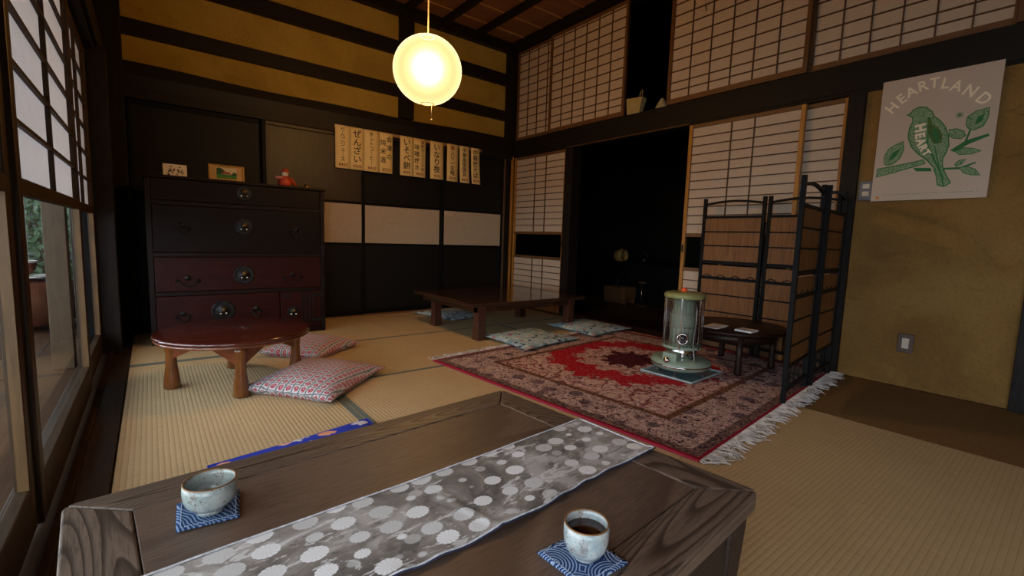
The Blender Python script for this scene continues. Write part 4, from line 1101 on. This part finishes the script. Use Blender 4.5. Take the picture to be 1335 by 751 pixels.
b.lathe(prof, lx, ly, 64, cz=lz, cap=True); b.build('lamp_shade', m_lantern(), t)
RINGM = plain('lantern_ring', (.75, .62, .35), .5)
for s_ in (-1, 1):
    rz_ = lr * math.sin(a0)
    MB().tube([(lx + rz_ * math.cos(q), ly + rz_ * math.sin(q), lz + s_ * lr * .97 * math.cos(a0)) for q in [2 * PI * i / 32 for i in range(33)]], .0035, 6, cap=False).build('ring', RINGM, t)
CORDM = plain('pale_cord', (.60, .50, .35), .6)
b = MB(); b.tube([(lx, ly, lz + lr * .96), (lx, ly, ZC + .055)], .0038, 8); b.build('cord', CORDM, t)
b = MB(); b.tube([(lx + .03, ly, lz - lr * .95), (lx + .03, ly, lz - .285)], .0012, 6); b.ball((lx + .03, ly, lz - .29), .006, 6); b.build('pull_string', CORDM, t)
L = bpy.data.lights.new('lantern_bulb', 'POINT'); L.energy = 215; L.color = (1, .60, .22); L.shadow_soft_size = .035
lo = bpy.data.objects.new('lantern_bulb', L); lo.location = (lx, ly, lz + .01); COL.objects.link(lo)

# ================================================================== HEATER
hx_, hy_ = 2.55, 1.535; z0 = .0125
t = thing('heater_tray', 'blue grey square tray on the rug carrying the heater', 'tray', (2.57, 1.535, z0), R(3))
b = MB(); b.box(-.195, .195, -.17, .17, 0, .004); b.build('plate', TRAY, t, .002, local=True)
b = MB()
for a in ((-.195, .195, -.17, -.162), (-.195, .195, .162, .17), (-.195, -.187, -.162, .162), (.187, .195, -.162, .162)): b.box(*a, .004, .012)
b.build('raised_rim', TRAYE, t, .002, local=True)
z1 = z0 + .0045
t = thing('oil_heater', 'sage green cylindrical oil heater with wire guard', 'heater', (hx_, hy_, z1))
MB().lathe([(.11, .030), (.150, .034), (.172, .050), (.176, .070), (.168, .088), (.140, .098), (.10, .103), (.06, .105)], hx_, hy_, 64, cz=z1).build('fuel_tank', HGREEN, t)
MB().lathe([(.1745, .058), (.178, .062), (.178, .066), (.1745, .070)], hx_, hy_, 64, cz=z1, cap=False).build('tank_band', CHROME, t)
for a in (20, 110, 200, 290):
    x, y = hx_ + .135 * math.cos(R(a)), hy_ + .135 * math.sin(R(a))
    MB().lathe([(.018, .0), (.018, .004), (.008, .008), (.008, .040)], x, y, 14, cz=z1).build('leg', STEEL, t)
MB().lathe([(.080, .100), (.088, .112), (.082, .128), (.092, .140), (.078, .146), (.095, .156)], hx_, hy_, 48, cz=z1).build('burner_collar', CHROME, t)
MB().lathe([(.108, .156), (.116, .160), (.116, .172), (.104, .178)], hx_, hy_, 48, cz=z1).build('lower_ring', HGREEN, t)
MB().lathe([(.072, .175), (.075, .18), (.075, .32), (.071, .325), (.071, .38), (.066, .386), (.066, .468)], hx_, hy_, 48, cz=z1).build('chimney', HGREEN2, t)
MB().lathe([(.112, .462), (.120, .466), (.121, .482), (.112, .494), (.085, .500), (.001, .503)], hx_, hy_, 56, cz=z1).build('top_lid', HLID, t)
MB().lathe([(.016, .500), (.018, .508), (.012, .522), (.001, .526)], hx_ - .012, hy_, 18, cz=z1).build('top_knob', ORANGE, t)
b = MB()
for k in range(30):
    a = 2 * PI * k / 30; x, y = hx_ + .113 * math.cos(a), hy_ + .113 * math.sin(a)
    b.tube([(x, y, z1 + .172), (x, y, z1 + .466)], .0017, 5)
b.build('guard_wire', STEEL, t)
b = MB()
for z in (.20, .295, .375, .452):
    b.tube([(hx_ + .115 * math.cos(q), hy_ + .115 * math.sin(q), z1 + z) for q in [2 * PI * i / 48 for i in range(49)]], .0022, 6, cap=False)
b.build('guard_ring', STEEL, t)
b = MB()   # broad chrome uprights of the guard
for a in (150, 205, 262, 318):
    a = R(a); d = Vector((math.cos(a), math.sin(a), 0)); c = Vector((hx_, hy_, z1)) + d * .118
    b.bar(c + Vector((0, 0, .165)), c + Vector((0, 0, .468)), .010, .004, up=tuple(d))
b.build('guard_upright', CHROME, t, .001)
vd = Vector((-hx_, -hy_, 0)).normalized(); side = Vector((-vd.y, vd.x, 0))
fd = (vd * 1.0 + side * .02).normalized(); c = Vector((hx_, hy_, z1))
Rm = fd.to_track_quat('Z', 'Y').to_matrix().to_4x4()
b = MB(); b.lathe([(.036, -.045), (.036, .006), (.032, .012), (.026, .012), (.026, .004)], n=32, cap=False, M=Matrix.Translation(c + fd * .112 + Vector((0, 0, .228))) @ Rm); b.build('window_ring', CHROME, t)
b = MB(); b.lathe([(.0265, .0), (.0265, .006), (.001, .007)], n=28, M=Matrix.Translation(c + fd * .112 + Vector((0, 0, .228))) @ Rm); b.build('mica_window', MICA, t)
fd2 = (vd + side * -.35).normalized(); s2 = Vector((-fd2.y, fd2.x, 0))
fb = (vd * 1.0 + side * -.46).normalized(); s2 = Vector((-fb.y, fb.x, 0))
P0 = c + fb * .118
b = MB(); b.hexa([P0 + s2 * a * .045 + fb * d * .035 + Vector((0, 0, z)) for z in (.072, .142) for a, d in ((-1, -1), (1, -1), (1, 1), (-1, 1))])
b.build('control_box', HGREEN, t, .006)
b = MB(); b.lathe([(.017, .0), (.019, .006), (.018, .020), (.001, .026)], n=24, M=Matrix.Translation(P0 + fb * .036 + s2 * -.008 + Vector((0, 0, .100))) @ fb.to_track_quat('Z', 'Y').to_matrix().to_4x4()); b.build('control_knob', CHROME, t)
fk = (vd + side * .62).normalized()
b = MB(); b.lathe([(.011, .0), (.011, .012), (.001, .014)], n=18, M=Matrix.Translation(c + fk * .105 + Vector((0, 0, .118))) @ fk.to_track_quat('Z', 'Y').to_matrix().to_4x4()); b.build('fuel_gauge', MICA, t)
b = MB(); q = c + fk * .12; b.tube([q + Vector((0, 0, .44)), q + fk * .015 + Vector((0, 0, .40)), q + fk * .012 + Vector((0, 0, .33)), q + Vector((0, 0, .20)), q + fk * .02 + Vector((0, 0, .12)), q + fk * .03 + Vector((0, 0, .05))], .0035, 8); b.build('carry_handle', STEEL, t)

# ================================================================== FOLDING SCREEN
scr = thing('folding_screen', 'four leaf folding screen with black frame and bamboo panels', 'screen', (3.45, 1.03, .0))
def leaf(p, q, tall=1.155, side_n=1):
    p = Vector((*p, 0)); q = Vector((*q, 0)); d = (q - p).normalized(); nrm = Vector((-d.y, d.x, 0)); L = (q - p).length
    zb = .0125
    b = MB(); w_ = .022
    p = p + d * .014; q = q - d * .014; L = (q - p).length
    b.bar(p + Vector((0, 0, zb)), p + Vector((0, 0, tall)), w_, w_, up=tuple(nrm)); b.bar(q + Vector((0, 0, zb)), q + Vector((0, 0, tall)), w_, w_, up=tuple(nrm))
    n = 10; pts = [p + d * L * i / n + Vector((0, 0, tall - .045 + .022 * math.sin(PI * i / n))) for i in range(n + 1)]
    for a, c in zip(pts, pts[1:]): b.bar(a, c, .014, .016)
    for z, hgt in ((1.015, .018), (.905, .009), (.80, .009), (.675, .026), (.555, .022), (.43, .009), (.30, .009), (.20, .016), (.075, .02)):
        b.bar(p + d * .011 + Vector((0, 0, z)), q - d * .011 + Vector((0, 0, z)), .014, hgt)
    k = 5
    for i in range(1, k): b.bar(p + d * L * i / k + Vector((0, 0, .083)), p + d * L * i / k + Vector((0, 0, .192)), .006, .006, up=tuple(nrm))
    # little pierced ornament row between the two mid rails
    for i in range(4):
        a = p + d * L * (i + .2) / 4; c = p + d * L * (i + .8) / 4; m_ = (a + c) / 2
        b.tube([a + Vector((0, 0, .566)), m_ + Vector((0, 0, .582)), c + Vector((0, 0, .566))], .004, 6)
    lf = b.build('screen_leaf', BLACKL, scr)
    b = MB()
    for za, zc in ((.682, 1.008), (.207, .652)):
        b.bar(p + d * .011 + Vector((0, 0, (za + zc) / 2)), q - d * .011 + Vector((0, 0, (za + zc) / 2)), .004, zc - za)
    o = b.build('bamboo_panel', BAMBOO, lf, local=True)
    o.data.transform(Matrix.Translation(-Vector(scr.location)))
leaf((2.50, .925), (2.965, .985)); leaf((2.97, .965), (3.41, 1.01))
leaf((3.405, 1.03), (3.40, 1.465)); leaf((3.40, 1.475), (3.385, 1.935))

# ================================================================== POSTER / PLATES
py0, py1, pz0, pz1 = .905, .405, 1.100, 1.797
PX = 3.476
poster = thing('poster', 'cream poster with a green bird on a branch on the ochre wall', 'poster', (PX, (py0 + py1) / 2, pz0))
MB().box(PX, 3.4879, py1, py0, pz0, pz1).build('panel', POSTER, poster, .001)
# artwork drawn in a 0..1 / 0..1 page frame read from the sheet (u right, v up)
TLc, TRc, BRc, BLc = (219, 160), (735, 62), (687, 643), (197, 660)
def uv(px, py):      # invert the bilinear page quad
    u, v = .5, .5
    for _ in range(25):
        x = (1 - v) * ((1 - u) * BLc[0] + u * BRc[0]) + v * ((1 - u) * TLc[0] + u * TRc[0]); y = (1 - v) * ((1 - u) * BLc[1] + u * BRc[1]) + v * ((1 - u) * TLc[1] + u * TRc[1])
        u += (px - x) / 503; v -= (py - y) / 590
    return u, v
PW, PH = py0 - py1, pz1 - pz0
def page(u, v, d=0): return (PX - .0006 - d, py0 - u * PW, pz0 + v * PH)
_sd = [0]
def shape(b, pts, d, mi=0):
    _sd[0] += 1; d += _sd[0] * .00001
    b.add([page(*uv(x, y), d) for x, y in pts][::-1], [tuple(range(len(pts)))], mi)
def shrink(pts, k):
    cx_ = sum(p[0] for p in pts) / len(pts); cy_ = sum(p[1] for p in pts) / len(pts)
    n_ = len(pts); area = sum(pts[i][0] * pts[(i + 1) % n_][1] - pts[(i + 1) % n_][0] * pts[i][1] for i in range(n_)); sg = 1 if area > 0 else -1
    out = []
    for i in range(n_):
        a, b_, c_ = pts[i - 1], pts[i], pts[(i + 1) % n_]
        e1 = Vector((b_[0] - a[0], b_[1] - a[1])).normalized(); e2 = Vector((c_[0] - b_[0], c_[1] - b_[1])).normalized()
        nn = Vector((-(e1 + e2).y, (e1 + e2).x))
        nn = nn.normalized() if nn.length > .2 else Vector((-e1.y, e1.x))
        out.append((b_[0] + sg * nn.x * k, b_[1] + sg * nn.y * k))
    return out
bird = [(338, 293), (357, 283), (368, 268), (398, 255), (430, 257), (455, 275), (467, 296), (492, 312), (517, 342), (532, 380), (535, 420), (525, 450), (512, 478), (514, 512), (532, 550), (550, 580), (520, 598), (492, 590), (485, 550), (470, 512), (440, 482), (402, 457), (370, 427), (352, 387), (355, 347), (369, 318), (366, 303)]
leaves = [[(250, 500), (247, 468), (265, 435), (300, 415), (337, 400), (340, 440), (325, 475), (295, 500), (265, 507)],
          [(595, 335), (598, 300), (630, 275), (686, 258), (683, 300), (665, 340), (630, 357), (605, 350)],
          [(528, 352), (560, 347), (590, 358), (600, 378), (580, 393), (545, 390), (530, 378)],
          [(555, 445), (590, 428), (630, 431), (665, 443), (625, 458), (575, 461)],
          [(558, 500), (575, 482), (606, 476), (590, 499), (565, 512)],
          [(578, 514), (610, 508), (642, 520), (662, 548), (625, 548), (592, 538)]]
branches = [[(218, 520), (300, 505), (370, 492), (430, 478), (440, 497), (380, 515), (300, 537), (216, 558)],
            [(385, 515), (462, 515), (467, 530), (400, 530)], [(538, 440), (600, 398), (685, 370), (688, 380), (610, 415), (555, 448)],
            [(611, 352), (619, 354), (602, 405), (592, 408)], [(516, 515), (580, 512), (640, 490), (642, 496), (585, 521), (518, 523)]]
b = MB()
for p in branches[:1] + leaves[:3]: shape(b, p, .0001)
shape(b, bird, .0003)
for p in branches[1:]: shape(b, p, .0001, 0)
for p in leaves[3:]: shape(b, p, .0002, 0)
for p, k in [(branches[0], 4)] + [(q, 4) for q in leaves[:3]]: shape(b, shrink(p, k), .0004, 1)
shape(b, shrink(bird, 5), .0005, 1)
for p in leaves[3:]: shape(b, shrink(p, 3.5), .0004, 1)
shape(b, [(270, 490), (285, 455), (325, 430), (300, 470)], .0006, 0); shape(b, [(630, 335), (640, 300), (668, 285), (655, 320)], .0006, 0)
shape(b, [(437, 304), (450, 302), (458, 328), (482, 342), (502, 372), (503, 408), (470, 414), (449, 385), (437, 345)], .0008, 2)
shape(b, [(462, 345), (475, 350), (488, 378), (490, 402), (476, 404), (462, 375)], .0009, 0)
# wing line and tail feathers
shape(b, [(436, 300), (441, 300), (447, 420), (520, 560), (514, 562), (440, 425)], .0007, 0)
shape(b, [(470, 420), (474, 418), (497, 500), (522, 590), (516, 590), (492, 503)], .0008, 0)
b.build('bird_print', [PGREEN, PLEAF, PBOTTLE], poster)
b = MB()
for ch, x, y, a, s_ in (('H', 408, 345, -82, 42), ('E', 408, 377, -80, 38), ('A', 414, 404, -72, 36), ('R', 426, 428, -62, 33), ('T', 440, 450, -55, 31)):
    u, v = uv(x, y); a = R(a); k = s_ / 590 * PH * 1.25
    b.text(ch, 1, lambda gx, gy: (lambda X, Y: page(u + X / PW, v + Y / PH, .0011))(k * (gx * math.cos(a) - (gy - .35) * math.sin(a)), k * (gx * math.sin(a) + (gy - .35) * math.cos(a))), 0, .05)
b.build('white_lettering', PCREAM, poster)
b = MB()
for i, (ch, lx_, ly_) in enumerate((('H', 268, 262), ('E', 311, 224), ('A', 354, 194), ('R', 405, 170), ('T', 456, 156), ('L', 504, 158), ('A', 552, 169), ('N', 608, 190), ('D', 662, 223))):
    u, v = uv(lx_, ly_); ra_ = R((45, 35, 25, 13, 2, -9, -20, -31, -42)[i]); k = .078
    b.text(ch, 1, lambda gx, gy: (lambda X, Y: page(u + X / PW, v + Y / PH, .0012))(k * (gx * .92 * math.cos(ra_) - (gy - .35) * math.sin(ra_)), k * (gx * .92 * math.sin(ra_) + (gy - .35) * math.cos(ra_))), 0, .022)
b.build('arched_lettering', PCREAM, poster)
b = MB(); u, v = uv(230, 644); b.add([page(u + .017 * math.cos(a), v + .012 * math.sin(a), .0004) for a in [2 * PI * i / 14 for i in range(14)]], [tuple(range(14))])
b.build('orange_mark', PORANGE, poster)
b = MB(); u, v = uv(570, 291)
for k in range(8): a = PI * k / 8; b.add([page(u + c_ * .035 * math.cos(a + s_), v + c_ * .025 * math.sin(a + s_), .0003) for c_, s_ in ((1, -.07), (1, .07), (-1, -.07), (-1, .07))], [(0, 1, 2, 3)])
rnd = random.Random(5)
for k in range(60):
    u = .12 + k * .0135; 
    if rnd.random() < .8: b.add([page(u, .047, .0003), page(u + .009, .047, .0003), page(u + .009, .053, .0003), page(u, .053, .0003)], [(0, 1, 2, 3)])
b.build('small_print', PLEAF, poster)

t = thing('light_switch', 'grey double light switch plate left of the poster', 'switch', (3.49, .937, 1.11))
MB().box(3.488, 3.4995, .900, .975, 1.108, 1.226).build('plate', SWPLATE, t, .003)
for z in (1.135, 1.18): MB().box(3.485, 3.488, .920, .955, z, z + .028).build('key', SWKEY, t, .001)
t = thing('wall_outlet', 'small brown outlet plate low on the ochre wall', 'outlet', (3.49, .66, .205))
MB().box(3.488, 3.4995, .624, .698, .207, .318).build('plate', PLATEB, t, .003)
MB().box(3.4865, 3.488, .645, .677, .232, .293).build('socket_insert', SWKEY, t, .001)

# ================================================================== LEDGE ITEMS
BAGM = plain('kraft_paper', (.42, .33, .14), .85)
t = thing('paper_bag', 'beige paper bag with loop handle in the upper opening', 'bag', (3.53, 2.76, 1.966))
b = MB(); b.hexa([(3.51, 2.70, 1.966), (3.51, 2.83, 1.966), (3.56, 2.83, 1.966), (3.56, 2.70, 1.966), (3.50, 2.665, 2.10), (3.50, 2.842, 2.115), (3.57, 2.842, 2.115), (3.57, 2.665, 2.10)])
b.build('body', BAGM, t, .002)
b = MB(); b.tube([(3.505, 2.70, 2.09), (3.505, 2.685, 2.15), (3.505, 2.67, 2.165), (3.505, 2.665, 2.14), (3.505, 2.668, 2.095)], .003, 6); b.build('handle', BAGM, t)
tag(MB().lathe([(.055, 0), (.052, .02), (.030, .06), (.015, .085), (.001, .09)], 3.54, 2.48, 20, cz=1.966).build('cloth_cone', plain('beige_cloth', (.42, .36, .22), .9), org=(3.54, 2.48, 1.966)), 'pale cone shaped cloth bundle on the ledge right of the bag', 'bundle')
b = MB(); b.tube([(3.4785, 2.10, 2.80), (3.474, 2.10, 2.66)], .0012, 5); b.tube([(3.474, 2.10, 2.665), (3.472, 2.093, 2.65), (3.474, 2.088, 2.625), (3.474, 2.095, 2.615)], .004, 6)
tag(b.build('hook', IRON, org=(3.474, 2.10, 2.62)), 'thin black wire hook hanging before the upper paper window', 'hook')

# ================================================================== ITEMS IN THE DARK ROOM
CR = wood('crate_wood', (.12, .055, .022), (.22, .11, .045), 'X', 1, .6)
t = thing('wooden_crate', 'brown wooden crate on the floor of the dark back room', 'crate', (5.145, 4.10, -.03))
b = MB()
x0, x1, y0, y1 = 5.02, 5.27, 3.92, 4.28
b.box(x0, x0 + .015, y0, y1, .045, .19); b.box(x1 - .015, x1, y0, y1, .045, .19); b.box(x0 + .015, x1 - .015, y0, y0 + .015, .045, .19); b.box(x0 + .015, x1 - .015, y1 - .015, y1, .045, .19); b.box(x0, x1, y0, y1, .03, .045)
b.build('body', CR, t, .002)
for x in (x0 + .02, x1 - .05): MB().box(x, x + .03, y0, y1, -.03, .03).build('skid', CR, t)
t = thing('bottle', 'dark bottle with pale cap standing inside the crate', 'bottle', (5.12, 4.12, .046))
MB().lathe([(.03, 0), (.03, .13), (.012, .18), (.012, .21)], 5.12, 4.12, 16, cz=.046).build('body', MICA, t); MB().lathe([(.016, .21), (.016, .25), (.001, .255)], 5.12, 4.12, 14, cz=.046).build('cap', BRASSD, t)
t = thing('cabinet', 'black cabinet standing in the dark back room', 'cabinet', (5.55, 3.9, -.03))
MB().box(5.3, 5.9, 3.3, 4.7, -.028, .5).build('body', BLACKL, t, .005)
MB().box(5.27, 5.92, 3.27, 4.73, .5, .52).build('top', BLACKL, t, .004)
for y in (3.32, 4.01): MB().box(5.285, 5.30, y, y + .66, .02, .48).build('door', BLACKL, t, .003)
t = thing('basket', 'small amber basket lying on the black cabinet', 'basket', (5.42, 4.32, .52))
MB().lathe([(.05, -.11), (.08, -.08), (.095, .0), (.085, .06), (.075, .06), (.08, 0)], n=28, M=Matrix.Translation((5.42, 4.32, .617)) @ Matrix.Rotation(R(80), 4, 'X')).build('body', plain('amber_weave', (.40, .24, .06), .6, var=.5, vs=50), t)
MB().tube([(5.42 + .08 * math.cos(a), 4.262, .617 + .08 * math.sin(a)) for a in [2 * PI * i / 24 for i in range(25)]], .008, 6, cap=False).build('rim', BRASSD, t)
t = thing('teapot', 'small metal teapot on the black cabinet beside the basket', 'teapot', (5.45, 3.95, .52))
MB().lathe([(.03, 0), (.05, .02), (.052, .05), (.035, .08), (.001, .085)], 5.45, 3.95, 22, cz=.52).build('body', IRON, t)
MB().tube([(5.45, 3.90, .59), (5.45, 3.90, .64), (5.45, 3.95, .665), (5.45, 4.0, .64), (5.45, 4.0, .59)], .005, 6).build('handle', BRASSD, t)
t = thing('metal_stand', 'thin pale metal stand on the back room floor beside the crate', 'stand', (5.14, 3.68, -.03))
b = MB(); b.box(5.06, 5.22, 3.60, 3.76, -.029, -.017); b.build('base', STEEL, t, .002)
b = MB(); b.tube([(5.13, 3.72, -.017), (5.13, 3.73, .27)], .008, 8); b.build('upright', CHROME, t)
b = MB(); b.box(5.115, 5.145, 3.67, 3.77, .27, .29); b.build('bracket', JAMB, t, .002)

# ================================================================== LIGHT
W = bpy.data.worlds.new('sky'); S.world = W; W.use_nodes = True
nt = W.node_tree; bg = nt.nodes['Background']
bg.inputs[0].default_value = (.86, .90, 1.0, 1); bg.inputs[1].default_value = 6.3
def portal(name, loc, rot, sx, sy):
    l = bpy.data.lights.new(name, 'AREA'); l.shape = 'RECTANGLE'; l.size = sx; l.size_y = sy
    l.cycles.is_portal = True
    o = bpy.data.objects.new(name, l); o.location = loc; o.rotation_euler = rot; COL.objects.link(o)
portal('window_portal', (-1.66, 2.5, 1.0), (0, -PI / 2, 0), 1.96, 8.2)

# ================================================================== CAMERA
cam = bpy.data.cameras.new('camera'); co = bpy.data.objects.new('camera', cam); COL.objects.link(co)
cam.sensor_width = 36; cam.lens = 16.172; cam.clip_start = .02; cam.clip_end = 100
rt = Vector((0.78767929, -0.61522944, 0.03246644)); up = Vector((0.03964988, 0.10321153, 0.99386884)); bk = Vector((-0.61480828, -0.78156261, 0.10569136))
M_ = Matrix((rt, up, bk)).transposed().to_4x4(); M_.translation = (0, 0, .80)
co.matrix_world = M_
S.camera = co
S.view_settings.view_transform = 'Standard'; S.view_settings.look = 'None'; S.view_settings.gamma = 1
S.view_settings.exposure = -0.08
S.view_settings.use_curve_mapping = False
S.cycles.max_bounces = 10; S.cycles.diffuse_bounces = 5; S.cycles.transparent_max_bounces = 16
S.cycles.use_denoising = True; S.cycles.sample_clamp_indirect = 4
